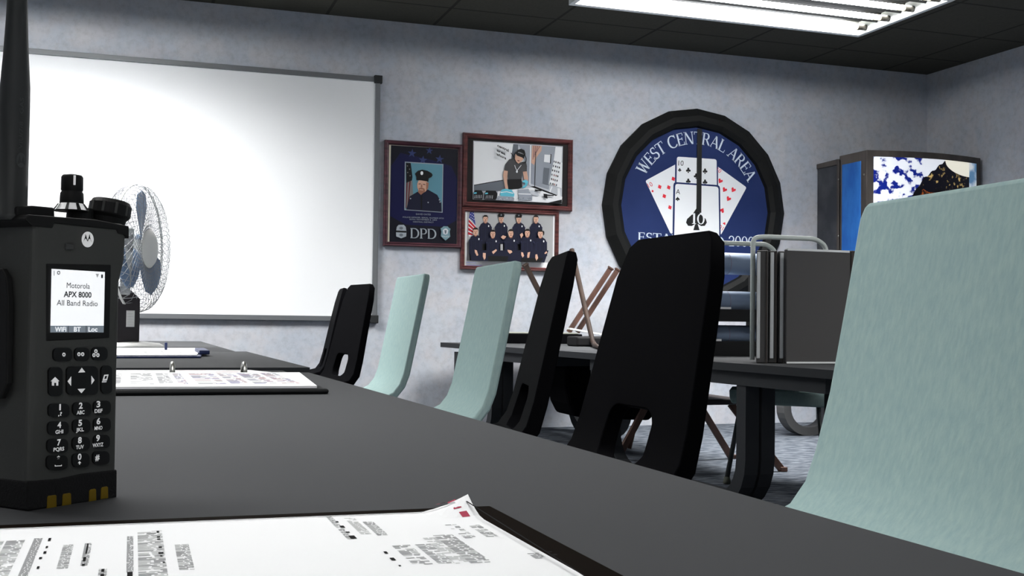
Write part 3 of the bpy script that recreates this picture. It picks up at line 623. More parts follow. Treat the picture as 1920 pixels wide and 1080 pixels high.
b = MB(); flat(b, rounded([(382, 330), (670, 348), (672, 700), (378, 690)], 18), 3, EMNAVY); flat(b, rounded([(393, 337), (661, 355), (664, 700), (388, 690)], 16), 4, EMWHITE)
for cx, cy, s in ((412, 427, 13), (470, 428, 19), (583, 434, 19), (523, 467, 19), (470, 502, 19), (583, 508, 19)): flat(b, pip('c', cx, cy, s), 5, EMBLK)
label(b, '10', 416, 398, 36, .05, 5, EMBLK); b.build('playing_card', t)
b = MB(); flat(b, rounded([(370, 508), (684, 530), (690, 960), (362, 945)], 22), 6, EMNAVY); flat(b, rounded([(382, 520), (674, 541), (680, 950), (374, 935)], 18), 7, EMWHITE)
flat(b, pip('s', 398, 622, 15), 8, EMBLK); flat(b, pip('s', 525, 760, 74), 8, EMBLK); label(b, 'A', 400, 590, 34, .05, 8, EMBLK)
o = em(486, 790, 10); serif_line(b, '10', o, em(560, 795, 10) - o, (0, 0, 1), .084, EMWHITE, .125); b.build('playing_card', t)
b = MB(); p, q = em(541, 715, 14), em(547, 150, 14); b.bar(p, q, .042, .006, EMBLK, up=(0, -1, 0)); b.build('pointer', t, bevel=.002)

# ------------------------------------------------------------------ vending machine
t = thing('vending_machine', 'dark vending machine with lit picture front and blue side strip', 'vending machine', (5.82, 7.55, 0))
VD = mat('vending_dark', (76, 78, 82), .6, c2=(52, 55, 62), scale=5, detail=8); VF = mat('vending_frame', (84, 78, 74), .5, c2=(62, 58, 56), scale=9, stretch=(1, 1, .3)); VB = mat('vending_blue', (30, 92, 172), .5, c2=(46, 112, 190), scale=14, stretch=(1, 1, .4))
vx0, vx1 = 5.29, 6.36
b = MB(); b.box((vx0 + .01, 7.58, .03), (vx1, 7.885, 2.1), VD)
b.box((vx0, 7.55, .0), (vx0 + .05, 7.6, 2.11), VF); b.box((vx0, 7.6, 2.07), (vx0 + .05, 7.885, 2.11), VF); b.build('cabinet', t, bevel=.004)
b = MB(); n = 10; arc = [(vx0 + (vx1 - vx0) * k / n, 7.22 - .09 * math.sin(PI * k / n)) for k in range(n + 1)]
b.prism([(x, y) for x, y in arc] + [(vx1, 7.57), (vx0, 7.57)], (0, 0, 2.135), (1, 0, 0), (0, 1, 0), 2.105, VF); b.build('door', t, bevel=.004)
b = MB(); b.box((vx0 - .004, 7.29, .12), (vx0 + .02, 7.53, 2.06), VB); b.build('side_strip', t, bevel=.003)['label'] = 'blue side strip'
EARTH = mat('lit_cloud_picture', (14, 34, 128), .3, emit=.55, c2=(240, 244, 252), scale=15, detail=9, lo=.43, hi=.5, stretch=(1, 1, 1.1))
LAVA = mat('lit_lava_picture', (8, 7, 12), .3, emit=.5, c2=(226, 120, 52), scale=15, detail=10, lo=.55, hi=.68)
CITY = mat('lit_city_picture', (8, 8, 20), .3, emit=.5, c2=(206, 176, 110), scale=34, detail=6, lo=.6, hi=.7); CLOUD = mat('lit_cream', (250, 246, 228), .3, emit=.6); SKYB = mat('lit_skyblue', (96, 138, 176), .3, emit=.5, c2=(225, 232, 238), scale=10, lo=.4, hi=.6)
def vfront(x, z, dl): # a point on the curved front
    u = (x - vx0) / (vx1 - vx0); return Vector((x, 7.22 - .09 * math.sin(PI * u) - .004 - .001 * dl, z))
def vcurve(b, zlo, zhi, xa, xb, dl, m, n=14):
    vs = []
    for k in range(n + 1):
        x = xa + (xb - xa) * k / n; lo = zlo(x) if callable(zlo) else zlo; hi = zhi(x) if callable(zhi) else zhi
        vs += [vfront(x, lo, dl), vfront(x, hi, dl)]
    b.add(vs, [(2 * k, 2 * k + 2, 2 * k + 3, 2 * k + 1) for k in range(n)], m)
b = MB(); vcurve(b, 1.05, 2.085, vx0 + .05, vx1 - .06, 0, EARTH)
def ridge(x):
    P = [(5.58, 1.70), (5.64, 1.79), (5.74, 1.93), (5.85, 2.01), (5.93, 2.07), (5.96, 2.084), (6.4, 2.084)]
    for (xa_, za_), (xb_, zb_) in zip(P, P[1:]):
        if xa_ <= x <= xb_: return za_ + (zb_ - za_) * (x - xa_) / (xb_ - xa_) + .008 * math.sin(x * 90)
    return 1.7
vcurve(b, 1.5, ridge, 5.58, 6.22, 1, CITY, 40)
vcurve(b, 1.5, lambda x: min(ridge(x), 1.855 + .03 * math.sin((x - 5.6) * 24) - .35 * max(0, x - 5.85)), 5.58, 6.02, 2, LAVA, 30)
vcurve(b, lambda x: 2.085 - .115 * math.sqrt(max(0, 1 - ((x - 6.21) / .27) ** 2)), 2.0845, 5.94, 6.21, 3, CLOUD, 20)
vcurve(b, 1.5, 2.0845, 6.21, vx1 - .06, 3, SKYB); b.build('lit_picture', t)['label'] = 'backlit cloud and mountain picture'
b = MB(); vcurve(b, .95, 1.04, vx0 + .05, vx1 - .06, 0, VD); vcurve(b, .16, .94, vx0 + .05, vx1 - .06, 0, VB); b.build('lower_panel', t)
b = MB(); vcurve(b, .24, .44, vx0 + .2, vx0 + .65, 3, BLACKPLAS, 6); b.build('delivery_slot', t)
for z in (.3, .9, 1.5, 1.95):
    for yy in (7.575, 7.25): b = MB(); b.lathe([(.008, 0), (.006, .006)], STEEL, (vx0, yy, z), (-1, 0, 0), n=10); b.build('rivet', t)

# small table by the vending machine with a U-shaped leg
t = thing('side_table', 'small grey side table with U-shaped leg behind the far chairs', 'side table', (4.62, 7.2, 0))
b = MB(); b.box((4.36, 6.75, TZ - .034), (4.88, 7.2, TZ), TABLETOP); b.build('tabletop', t)
b = MB(); hw, Rr, ua, ub, yy = .03, .17, 4.435, 4.805, 7.0
def u_out(k): return [(ua - k, TZ - .034)] + [(ua + Rr - (Rr + k) * math.cos(q * PI / 16), hw + .001 + Rr - (Rr + k) * math.sin(q * PI / 16)) for q in range(9)] + [(ub - Rr + (Rr + k) * math.sin(q * PI / 16), hw + .001 + Rr - (Rr + k) * math.cos(q * PI / 16)) for q in range(9)] + [(ub + k, TZ - .034)]
out, inn = u_out(hw), u_out(-hw); n = len(out); vs = [(x, y, z) for y in (yy - .05, yy + .05) for x, z in out + inn]
fs = []
for k in range(n - 1): fs += [(k, k + 1, n + k + 1, n + k), (3 * n + k, 3 * n + k + 1, 2 * n + k + 1, 2 * n + k), (k + 1, k, 2 * n + k, 2 * n + k + 1), (n + k, n + k + 1, 3 * n + k + 1, 3 * n + k)]
b.add(vs, fs + [(0, n, 3 * n, 2 * n), (n - 1, 3 * n - 1, 4 * n - 1, 2 * n - 1)], mat('grey_leg', (84, 84, 84), .6)); b.build('leg', t)

# ------------------------------------------------------------------ binders and papers on the left tables
class Sheet:
    """printed paper: a gridded sheet with an optional curled corner; print follows the sheet"""
    def __init__(s, corners, z, lift=0, seed=1):
        s.c = [Vector((p[0], p[1])) for p in corners]; s.z = z; s.lift = lift; s.b = MB(); s.r = random.Random(seed)   # front-left, front-right, back-right, back-left
    def zz(s, x, y):
        d = (Vector((x, y)) - s.c[2]).length
        return s.z + s.lift * max(0, 1 - d / .04) ** 1.5
    def grid(s, m, n=24, th=.0012):
        P = []
        for i in range(n + 1):
            for k in range(n + 1):
                u, v = i / n, (k / n) ** .6; a = s.c[0].lerp(s.c[1], 1 - (1 - u) ** 1.7); c = s.c[3].lerp(s.c[2], 1 - (1 - u) ** 1.7); q = a.lerp(c, v); P.append(Vector((q.x, q.y, s.zz(q.x, q.y))))
        w = n + 1; N = len(P)
        s.b.add(P + [p - Vector((0, 0, th)) for p in P], [(i * w + k, (i + 1) * w + k, (i + 1) * w + k + 1, i * w + k + 1) for i in range(n) for k in range(n)] + [(N + i * w + k, N + i * w + k + 1, N + (i + 1) * w + k + 1, N + (i + 1) * w + k) for i in range(n) for k in range(n)]
                + [(k, k + 1, N + k + 1, N + k) for k in range(n)] + [(n * w + k + 1, n * w + k, N + n * w + k, N + n * w + k + 1) for k in range(n)] + [((i + 1) * w, i * w, N + i * w, N + (i + 1) * w) for i in range(n)] + [(i * w + n, (i + 1) * w + n, N + (i + 1) * w + n, N + i * w + n) for i in range(n)], m)
    def quad(s, x0, y0, x1, y1, m, lay=1):
        s.b.face([(x, y, s.zz(x, y) + .0002 * lay) for x, y in ((x0, y0), (x1, y0), (x1, y1), (x0, y1))], m)
    def column(s, x0, x1, y0, y1, mats, pitch=.006, fill=.6, gap=.3, lay=1):
        y = y1
        while y - pitch > y0:
            x = x0
            while x < x1:
                w = s.r.uniform(.25, .7) * (x1 - x0); e = min(x + w, x1)
                if s.r.random() > gap: s.quad(x, y - pitch * fill, e, y, s.r.choice(mats), lay)
                x = e + .1 * (x1 - x0)
            y -= pitch
# foreground open binder
t = thing('binder', 'brown-edged open binder with large printed white sheets, nearest the camera', 'binder', (.08, .7, TZ))
b = MB(); b.prism([(-.17, .42), (.300, .42), (.2965, .925), (-.17, .934)], (0, 0, TZ + .006), (1, 0, 0), (0, 1, 0), .0055, BROWNC); b.build('cover', t, bevel=.002)
zt = TZ + .011
S0 = Sheet([(-.15, .46), (.262, .46), (.252, .872), (-.15, .885)], TZ + .0085, .004); S0.grid(PAPER, th=.002); S0.b.build('page', t)
S = Sheet([(-.15, .46), (.266, .46), (.262, .879), (-.15, .888)], zt, .013, 5); S.grid(PAPER)
def X(px, py=1015): return onz(px, py, zt).x
def Yw(py, px=500): return onz(px, py, zt).y
for p0, p1, yt, yb, ms, gp, pit in ((-40, 8, 992, 1080, [INKL, INKG], .2, .005), (12, 46, 992, 1080, [INKL, INKL, INKG], .1, .004), (62, 78, 990, 1080, [INKG], .0, .003), (121, 140, 1004, 1047, [INKG, INKL], .0, .003), (160, 173, 1003, 1044, [INKG], .05, .003),
        (192, 206, 1050, 1078, [INKG, INKL], .1, .003), (238, 250, 994, 1060, [INKG], .05, .003), (258, 306, 986, 1080, [INKL, INKL, INKG], .15, .0035), (326, 352, 1013, 1062, [INKG, INKL], .05, .003), (655, 668, 973, 1020, [INKL, INKG], .1, .003), (690, 712, 978, 1012, [INKL], .2, .003),
        (720, 742, 987, 1016, [INKL, INKG], .0, .003), (725, 760, 1036, 1080, [INKL, INKG], .2, .004), (770, 800, 1036, 1080, [INKG, INKL], .15, .004), (800, 826, 1024, 1080, [INKL], .3, .004), (826, 866, 1020, 1080, [INKG, INKG, INKL], .05, .003), (880, 905, 1000, 1030, [INKL, INKG], .4, .004), (925, 950, 1003, 1030, [INKG, INKL], .2, .003), (950, 972, 1066, 1080, [INKG], .3, .003)):
    S.column(X(p0), X(p1), Yw(yb), Yw(yt), ms, pit, .72, gp)
for px, y0, y1, w in ((92, 991, 996, 5), (92, 1005, 1008, 4), (92, 1014, 1018, 5), (88, 1024, 1027, 5), (90, 1040, 1044, 4), (62, 1061, 1070, 16), (166, 1004, 1022, 3), (165, 1028, 1035, 5), (165, 1040, 1043, 5), (165, 1066, 1072, 5), (199, 1051, 1056, 5), (199, 1060, 1074, 6), (244, 1059, 1078, 9), (298, 987, 990, 5), (298, 997, 999, 6), (298, 1001, 1003, 6), (299, 1016, 1018, 6), (299, 1026, 1029, 9), (299, 1032, 1034, 4), (302, 1044, 1046, 4),
        (668, 984, 986, 5), (668, 993, 997, 9), (668, 1005, 1007, 8), (668, 1013, 1019, 12), (700, 1047, 1051, 6), (700, 1060, 1065, 8), (700, 1075, 1077, 4), (995, 1065, 1067, 8), (995, 1071, 1074, 8)):
    S.quad(X(px - w / 2), Yw(y1), X(px + w / 2), Yw(y0), INKB, 2)
for px, y0, y1, w in ((905, 962, 966, 18), (915, 971, 980, 16), (920, 983, 988, 16)): S.quad(X(px - w / 2, 980) - .012, Yw(y1), X(px + w / 2, 980) - .012, Yw(y0), INKR, 2)
S.quad(.2575, .46, .2587, .87, INKB, 2)
for k in range(14):
    u = k / 14; S.quad(-.15 + .40 * u, .874 + .009 * (1 - u), -.15 + .40 * (u + 1 / 14), .8752 + .009 * (1 - u), INKB, 2)
S.b.build('page', t)

# ring binder half way up
t = thing('ring_binder', 'open black ring binder with steel rings, between radio and clipboard', 'ring binder', (.1, 2.75, TZ))
b = MB(); b.box((-.3, 2.43, TZ + .0005), (.408, 3.08, TZ + .012), DARKC); b.build('cover', t, bevel=.005)
b = MB(); b.box((-.3, 3.08, TZ + .0005), (.43, 3.375, TZ + .007), DARKC); b.build('cover', t, bevel=.003)
zt = TZ + .018
S = Sheet([(-.28, 2.45), (.383, 2.44), (.43, 3.04), (-.28, 3.05)], zt, 0, 9); S.grid(PAPER, 6, .005)
for k, (x0, x1) in enumerate(((-.26, -.2), (-.18, -.1), (-.08, -.02), (.0, .05), (.06, .09), (.1, .12), (.14, .2), (.21, .25), (.26, .31), (.32, .36))):
    S.column(x0, x1, 2.5, 3.0, ([INKM, INKG] if k < 5 else [INKG, INKP2, INKP2, INKK2, INKM]), .022, .6, .12)
S.b.build('page', t)
S = Sheet([(-.28, 3.13), (.40, 3.12), (.33, 3.34), (-.28, 3.36)], TZ + .0105, 0, 11); S.grid(PAPER, 6, .003)
S.column(-.26, .1, 3.16, 3.33, [INKL, INKG], .02, .5, .2); S.column(.12, .3, 3.16, 3.33, [INKL, INKK], .02, .5, .3); S.b.build('page', t)
for x in (-.09, .104, .288):
    b = MB(); b.tube([(x, 3.085 + .035 * math.cos(q), TZ + .012 + .028 * math.sin(q)) for q in [PI * k / 10 for k in range(11)]], .006, STEEL, 8); b.build('ring', t)

# clipboard by the fan
t = thing('clipboard', 'navy clipboard holding grey printed sheet in front of the fan', 'clipboard', (.05, 5.0, TZ))
NV = mat('navy_plastic', (38, 50, 92), .45)
b = MB(); b.prism([(-.25, 4.5), (.258, 4.56), (.345, 5.62), (-.25, 5.6)], (0, 0, TZ + .008), (1, 0, 0), (0, 1, 0), .0075, NV); b.build('board', t, bevel=.002)
S = Sheet([(-.24, 4.53), (.246, 4.59), (.318, 5.56), (-.24, 5.54)], TZ + .012, 0, 3); S.grid(PAPER, 6, .003)
for x0, x1 in ((-.2, -.12), (-.1, -.06), (-.03, .03), (.05, .1), (.12, .14), (.16, .2)): S.column(x0, x1, 4.7, 5.45, [INKG, INKG, INKL], .03, .7, .15)
S.b.build('sheet', t)
b = MB(); p = onz(379, 661, TZ + .012); b.box((p.x - .02, p.y - .14, TZ + .0085), (p.x + .022, p.y + .2, TZ + .026), NV); b.build('clip', t, bevel=.004)
p = onz(311, 656, TZ + .012); b = MB(); b.box((p.x - .006, p.y - .01, TZ + .012), (p.x + .006, p.y + .01, TZ + .045), NV); b.build('pin', t, bevel=.002)

# ------------------------------------------------------------------ desk fan
FANW = mat('fan_white', (226, 226, 224), .4); FANG = mat('fan_wire', (150, 152, 156), .4, metal=.2); FAND = mat('fan_column', (38, 34, 38), .5); FANB = mat('fan_blade', (104, 128, 160), .35, c2=(120, 144, 176), scale=20)
FC = ony(259, 466, 6.0); n = Vector((.927, -.375, 0)); zz = Vector((0, 0, 1)); sd = zz.cross(n).normalized()
col = ony(241, 600, 5.88)
t = thing('desk_fan', 'white-caged desk fan with blue-grey blades standing behind the radio', 'desk fan', (col.x, 5.9, TZ))
b = MB(); b.lathe([(.145, .0005), (.145, .012), (.12, .026), (.05, .034)], FANW, (col.x + .03, 5.9, TZ), n=36); b.build('base', t)
ztop = ony(241, 548, 5.88).z
b = MB(); b.prism([(-.052, 0), (.052, 0), (.052, ztop - TZ - .06), (.01, ztop - TZ - .02), (-.052, ztop - TZ)], (col.x, 5.85, TZ + .028), (1, 0, 0), (0, 0, 1), .1, FAND); c = b.build('column', t, bevel=.004)
p, q = ony(237, 582, 5.848), ony(252, 613, 5.848)
b = MB(); b.box((p.x, 5.842, q.z), (q.x, 5.851, p.z), FANW)
for k in range(6): zc = q.z + (p.z - q.z) * (k + .5) / 6; b.box((p.x + .003, 5.838, zc - .004), (q.x - .003, 5.843, zc + .004), FANW)
b.build('button_panel', c, bevel=.001)
SIL = mat('silver_neck', (206, 210, 210), .3, metal=.55, c2=(120, 124, 126), scale=26)
b = MB(); p, q = ony(234, 553, 5.86), ony(242, 428, 5.86); b.bar(p, q, .05, .04, SIL, up=(0, -1, 0)); mid = q
b.bar(q - Vector((0, 0, .07)), FC - n * .12, .04, .04, SIL); b.build('neck', t, bevel=.006)
def fp(r, a, h): return FC + (sd * math.cos(a) + zz * math.sin(a)) * r + n * h
for nm, sg in (('front_grille', 1), ('rear_grille', -1)):
    b = MB(); pr = [(.325, .004), (.312, .04), (.275, .066), (.21, .074), (.14, .066), (.09, .056)]
    for dirn in (-1, 1):
        for k in range(48): b.tube([fp(r_, 2 * PI * k / 48 + dirn * (.325 - r_) * 3.4, h * sg * (1 if sg > 0 else 1.3)) for r_, h in pr], .0014, FANG, 4)
    b.tube([fp(.325, 2 * PI * k / 48, (.0035 * sg)) for k in range(48)], .0035, FANW, 8, closed=True); b.build(nm, t)
b = MB(); b.lathe([(.099, 0), (.099, .008), (.085, .02), (.05, .027), (.001, .029)], FANW, FC + n * .052, n, n=32); b.build('hub_cap', t)
b = MB(); b.lathe([(.06, -.16), (.085, -.13), (.09, -.02), (.07, .0)], FANW, FC, n, n=28); b.build('motor_housing', t)
for a0 in (R(92), R(-40), R(212)):
    b = MB(); cp = []; 
    ring = [(.05, -.5), (.1, -.55), (.17, -.5), (.24, -.42), (.285, -.25), (.295, 0), (.28, .28), (.23, .46), (.16, .55), (.1, .55), (.05, .5)]
    f_ = [fp(r_, a0 + w_, .018 + .05 * w_ * .6) for r_, w_ in ring]; k_ = [p - n * .004 for p in f_]; N = len(f_)
    b.add(f_ + k_, [tuple(range(N)), tuple(reversed(range(N, 2 * N)))] + [(i, N + i, N + (i + 1) % N, (i + 1) % N) for i in range(N)], FANB); b.build('blade', t)

# ------------------------------------------------------------------ two-way radio
RB = mat('radio_body', (74, 75, 73), .6, spec=.25, bump=.06, scale=400); RD = mat('radio_dark', (25, 25, 25), .55, spec=.25); RK = mat('radio_key', (20, 20, 21), .4, spec=.35)
RW = mat('radio_print_glow', (255, 255, 255), .6, emit=.25); RWL = mat('radio_screen_white', (250, 252, 255), .4, emit=.7); RSC = mat('radio_screen', (246, 248, 250), .3, emit=.75); RBAR = mat('radio_screen_bar', (140, 150, 160), .3, emit=.35); RTX = mat('radio_screen_ink', (66, 68, 72), .4); RGR = mat('radio_grey', (74, 75, 75), .5); RGOLD = mat('gold_contact', (150, 122, 34), .35, metal=.5); RANT = mat('radio_antenna', (58, 60, 60), .5, spec=.3); REMB = mat('radio_emboss', (74, 77, 77), .6); RSIDE = mat('radio_side_emboss', (12, 13, 13), .6)  # white print has a faint glow added so it reads brighter
RP = onz(50, 958, TZ + .0004); RX = Vector((.745, .666, 0)).normalized(); RN = Vector((RX.y, -RX.x, 0)); RZ = Vector((0, 0, 1))
def rp(x, y, d=0): return onplane(x, y, RN, RP + RN * d)
def sp(x, y, d=0): return onplane(x, y, -RX, RP - RX * d)
def st(x, y, d=0): p = rp(x, y, d) - RP; return (p.dot(RX), p.z)
t = thing('two_way_radio', 'black portable two-way radio with lit screen, keypad and tall antenna', 'radio', RP + RX * .045 - RN * .04)
def rprism(name, pts, d, depth, m, parent=t, bevel=0., flatten=False):
    b = MB(); P = [st(*p) for p in pts]
    b.prism(P, RP + RN * d, RX, RZ, depth, m); return b.build(name, parent, bevel=bevel)
zb = 0.0
body = [st(50, 958), st(218, 933), st(222, 700), st(226, 530), st(236, 488), st(239, 420), st(52, 403), st(57, 600)]
body = [(max(0, x) if i in (0, 6, 7) else x, max(z, 0) if i > 1 else 0) for i, (x, z) in enumerate(body)]
W_ = body[1][0]
b = MB(); b.prism(body, RP, RX, RZ, .085, RB); sh = b.build('body', t, bevel=.0045, seg=3)
rprism('top_trim', [(46, 412), (60, 424), (98, 428), (101, 419), (218, 431), (220, 438), (230, 440), (241, 448), (241, 424), (180, 412), (52, 402)], .0012, .084, RD, bevel=.0012)
rprism('antenna_mount', [(52, 404), (124, 413), (123, 388), (82, 384), (52, 386)], -.014, .05, RD, bevel=.0015)
rprism('battery_base', [(50, 958), (218, 933), (218.5, 880), (150, 888), (110, 897), (50, 902)], .0012, .086, mat('radio_battery', (24, 24, 25), .75, bump=.25, scale=500), bevel=.0015)
o = rprism('screen_bezel', [(86, 494), (208, 496), (205, 634), (86, 640)], .0006, .003, RD, bevel=.001)
b = MB(); q = lambda x, y, d: rp(x / 3, 280 + y / 3, d)
b.face([q(283, 1030, .0016), q(583, 1030, .0016), q(590, 690, .0016), q(290, 672, .0016)], RSC); b.face([q(283, 1030, .0018), q(583, 1030, .0018), q(584, 992, .0018), q(284, 992, .0018)], RBAR)
for x in (383, 484): b.face([q(x, 1030, .002), q(x + 3, 1030, .002), q(x + 3, 994, .002), q(x, 994, .002)], RTX)
def rtext(b, txt, x, y, h, w, m, d=.002, crop=0, bold=0.):
    f_ = (lambda xx, yy: rp(xx / 3, (280 if crop == 0 else 620) + yy / 3, d)); o = f_(x, y); ux = RX; uy = RZ
    kx = (f_(x + 10, y) - f_(x - 10, y)).dot(RX) / 20; ky = (f_(x, y - 10) - f_(x, y + 10)).z / 20
    text(b, txt, o, ux, uy, h * ky, m, bold, w * kx)
rtext(b, 'Motorola', 440, 782, 32, 130, RTX); rtext(b, 'APX 8000', 438, 832, 32, 156, RTX, bold=.025); rtext(b, 'All Band Radio', 437, 880, 32, 230, RTX)
rtext(b, 'WiFi', 342, 1025, 27, 64, RWL, bold=.02); rtext(b, 'BT', 434, 1025, 27, 38, RWL, bold=.02); rtext(b, 'Loc', 522, 1025, 27, 50, RWL, bold=.02)
c = [q(330 + 9 * math.cos(k * PI / 6), 694 + 11 * math.sin(k * PI / 6), .002) for k in range(12)][::-1]; c2 = [q(330 + 5 * math.cos(k * PI / 6), 694 + 6 * math.sin(k * PI / 6), .0022) for k in range(12)][::-1]
b.face(c, RTX); b.face(c2, RSC); b.face([q(303, 710, .002), q(306, 710, .002), q(306, 682, .002), q(303, 682, .002)], RTX)
for k in range(4): b.face([q(539 + k * 2, 704 + k * 5, .002), q(556 - k * 2, 704 + k * 5, .002), q(556 - k * 2, 701 + k * 5, .002), q(539 + k * 2, 701 + k * 5, .002)], RTX)
b.face([q(569, 724, .002), q(579, 724, .002), q(579, 704, .002), q(569, 704, .002)], RTX)
b.build('screen', t)['label'] = 'lit white display with dark text'
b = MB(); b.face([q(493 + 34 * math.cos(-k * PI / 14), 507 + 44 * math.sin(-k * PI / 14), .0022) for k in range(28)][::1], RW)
e2 = lambda x, y, d=.0026: rp(40 + x / 6, 320 + y / 6, d)
b.face([e2(*p) for p in ((692, 814), (716, 752), (724, 708), (738, 760), (747, 786), (746, 800), (733, 772), (722, 762), (706, 786))], RD); b.face([e2(*p) for p in ((747, 786), (757, 756), (768, 708), (776, 756), (798, 818), (784, 790), (772, 762), (760, 772), (746, 800))], RD); b.build('emblem', t)
rprism('sensor', [(121, 456.5), (136, 458), (136, 468.5), (121, 468)], .002, .004, RGR, bevel=.0006)
keys = [((293, 97, 398, 172), 'o', ''), ((413, 95, 495, 170), 'oo', ''), ((510, 92, 597, 167), 'ooo', ''), ((266, 205, 343, 368), 'home', ''), ((368, 200, 543, 360), 'nav', ''), ((562, 195, 622, 355), 'data', ''),
        ((265, 410, 382, 487), '1', ',?'), ((403, 402, 505, 478), '2', 'ABC'), ((520, 393, 615, 470), '3', 'DEF'), ((262, 510, 378, 587), '4', 'GHI'), ((402, 498, 500, 575), '5', 'JKL'), ((520, 490, 615, 565), '6', 'MNO'),
        ((258, 608, 375, 685), '7', 'PQRS'), ((400, 597, 498, 672), '8', 'TUV'), ((520, 585, 610, 660), '9', 'WXYZ'), ((255, 700, 373, 780), '*', '_'), ((400, 688, 495, 767), '0', '^'), ((515, 677, 608, 752), '#', '')]
k2 = lambda x, y, d: rp(x / 3, 620 + y / 3, d)
for (x0, y0, x1, y1), g, sub in keys:
    P = []
    for px, py in rect_poly(x1 - x0, y1 - y0, min(26, (x1 - x0) / 2.2), 4, (x0 + x1) / 2, (y0 + y1) / 2): P.append(st(px / 3, 620 + py / 3))
    b = MB(); b.prism(P, RP + RN * .002, RX, RZ, .0035, RK); cx, cy = (x0 + x1) / 2 + (14 if x0 < 300 and g != 'home' else 0) - (14 if x0 > 505 and g != 'data' else 0), (y0 + y1) / 2; d = .0023
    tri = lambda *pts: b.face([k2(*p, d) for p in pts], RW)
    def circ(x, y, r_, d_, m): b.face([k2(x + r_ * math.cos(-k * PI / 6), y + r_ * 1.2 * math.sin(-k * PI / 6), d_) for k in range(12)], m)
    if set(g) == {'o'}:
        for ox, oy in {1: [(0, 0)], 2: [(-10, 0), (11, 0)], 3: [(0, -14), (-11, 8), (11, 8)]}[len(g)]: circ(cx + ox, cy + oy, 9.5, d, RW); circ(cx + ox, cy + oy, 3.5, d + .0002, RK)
    elif g == 'home':
        x, y = 310, 285; tri((x - 25, y), (x + 24, y - 1), (x, y - 25)); tri((x - 18, y + 24), (x + 18, y + 24), (x + 18, y), (x - 18, y)); b.face([k2(x - 5, y + 24, d + .0002), k2(x + 6, y + 24, d + .0002), k2(x + 6, y + 8, d + .0002), k2(x - 5, y + 8, d + .0002)], RK)
    elif g == 'nav':
        tri((440, 236), (480, 234), (460, 208)); tri((436, 328), (458, 352), (480, 326)); tri((401, 256), (380, 285), (400, 312)); tri((514, 253), (514, 304), (532, 278))
    elif g == 'data':
        tri((576, 282), (602, 280), (611, 246), (586, 248)); b.face([k2(586, 272, d + .0002), k2(598, 271, d + .0002), k2(603, 254, d + .0002), k2(591, 255, d + .0002)], RK); tri((572, 291), (598, 290), (600, 284), (574, 285))
    else:
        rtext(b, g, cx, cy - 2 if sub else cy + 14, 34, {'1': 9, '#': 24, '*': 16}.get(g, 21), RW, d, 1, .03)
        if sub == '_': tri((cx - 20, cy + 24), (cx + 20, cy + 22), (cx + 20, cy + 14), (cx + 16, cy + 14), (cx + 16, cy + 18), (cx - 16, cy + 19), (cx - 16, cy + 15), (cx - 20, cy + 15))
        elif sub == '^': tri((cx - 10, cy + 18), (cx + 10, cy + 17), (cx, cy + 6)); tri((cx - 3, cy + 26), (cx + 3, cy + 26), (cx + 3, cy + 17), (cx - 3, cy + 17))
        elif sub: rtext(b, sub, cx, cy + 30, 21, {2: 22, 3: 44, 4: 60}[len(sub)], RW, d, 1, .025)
    b.build('key', t)
for x0, x1, y0, y1 in ((258, 312, 928, 1000), (344, 394, 917, 985), (494, 535, 893, 962), (560, 602, 880, 948)):
    P = [(x / 3, 620 + y / 3) for x, y in ((x0, y1), (x1, y1 - (x1 - x0) * .16), (x1 - 1, y0 + 4 - (x1 - x0) * .1), (x1 - 8, y0 - 5), (x0 + 8, y0), (x0 + 2, y0 + 8))]
    rprism('contact', P, .0018, .003, RGOLD, bevel=.0004)
# controls on top
def knob_o(px, py, d): return rp(px, py, d)
o = knob_o(150, 411, -.035); k = (o - CAM).dot(FW) / FPX
b = MB(); b.lathe([(25 * k, 0), (24 * k, 12 * k), (23 * k, 20 * k)], RD, o, n=28, smooth=False); b.build('knob_collar', t)
o = rp(134, 395, -.035)
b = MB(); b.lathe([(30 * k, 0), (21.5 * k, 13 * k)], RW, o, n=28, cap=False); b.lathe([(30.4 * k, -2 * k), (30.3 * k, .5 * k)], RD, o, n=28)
for a_ in range(9):
    an = R(a_ * 40); c_ = Vector((math.cos(an), math.sin(an), 0)); s_ = Vector((-math.sin(an), math.cos(an), 0)); b.face([o + c_ * 30 * k + s_ * 6 * k + Vector((0, 0, .4 * k)), o + c_ * 30.2 * k + s_ * 13 * k + Vector((0, 0, .3 * k)), o + c_ * 22 * k + s_ * 9.5 * k + Vector((0, 0, 12.8 * k)), o + c_ * 22 * k + s_ * 4.4 * k + Vector((0, 0, 12.8 * k))], RD)
b.build('number_ring', t)
b = MB(); b.lathe([(21.5 * k, 12 * k), (20.5 * k, 32 * k), (18 * k, 36 * k), (19.5 * k, 38 * k), (19.5 * k, 62 * k), (17 * k, 66 * k), (6 * k, 68 * k)], RD, o, n=28)
nd = (CAM - o); nd.z = 0; nd.normalize(); sx = Vector((-nd.y, nd.x, 0))
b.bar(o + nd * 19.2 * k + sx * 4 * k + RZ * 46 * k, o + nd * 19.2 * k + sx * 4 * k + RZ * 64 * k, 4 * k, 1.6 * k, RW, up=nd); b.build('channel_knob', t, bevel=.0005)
o = rp(203, 412, -.03); k = (o - CAM).dot(FW) / FPX; ax = (RZ + RX * .12 + Vector((.05, 0, 0))).normalized()
b = MB(); pr = [(30 * k, -10 * k), (32 * k, 2 * k), (37.5 * k, 8 * k), (37 * k, 28 * k), (33 * k, 36 * k), (10 * k, 38 * k)]; b.lathe(pr, RD, o, ax, n=40, smooth=False)
vk = b.build('volume_knob', t, bevel=.0008)
b = MB()
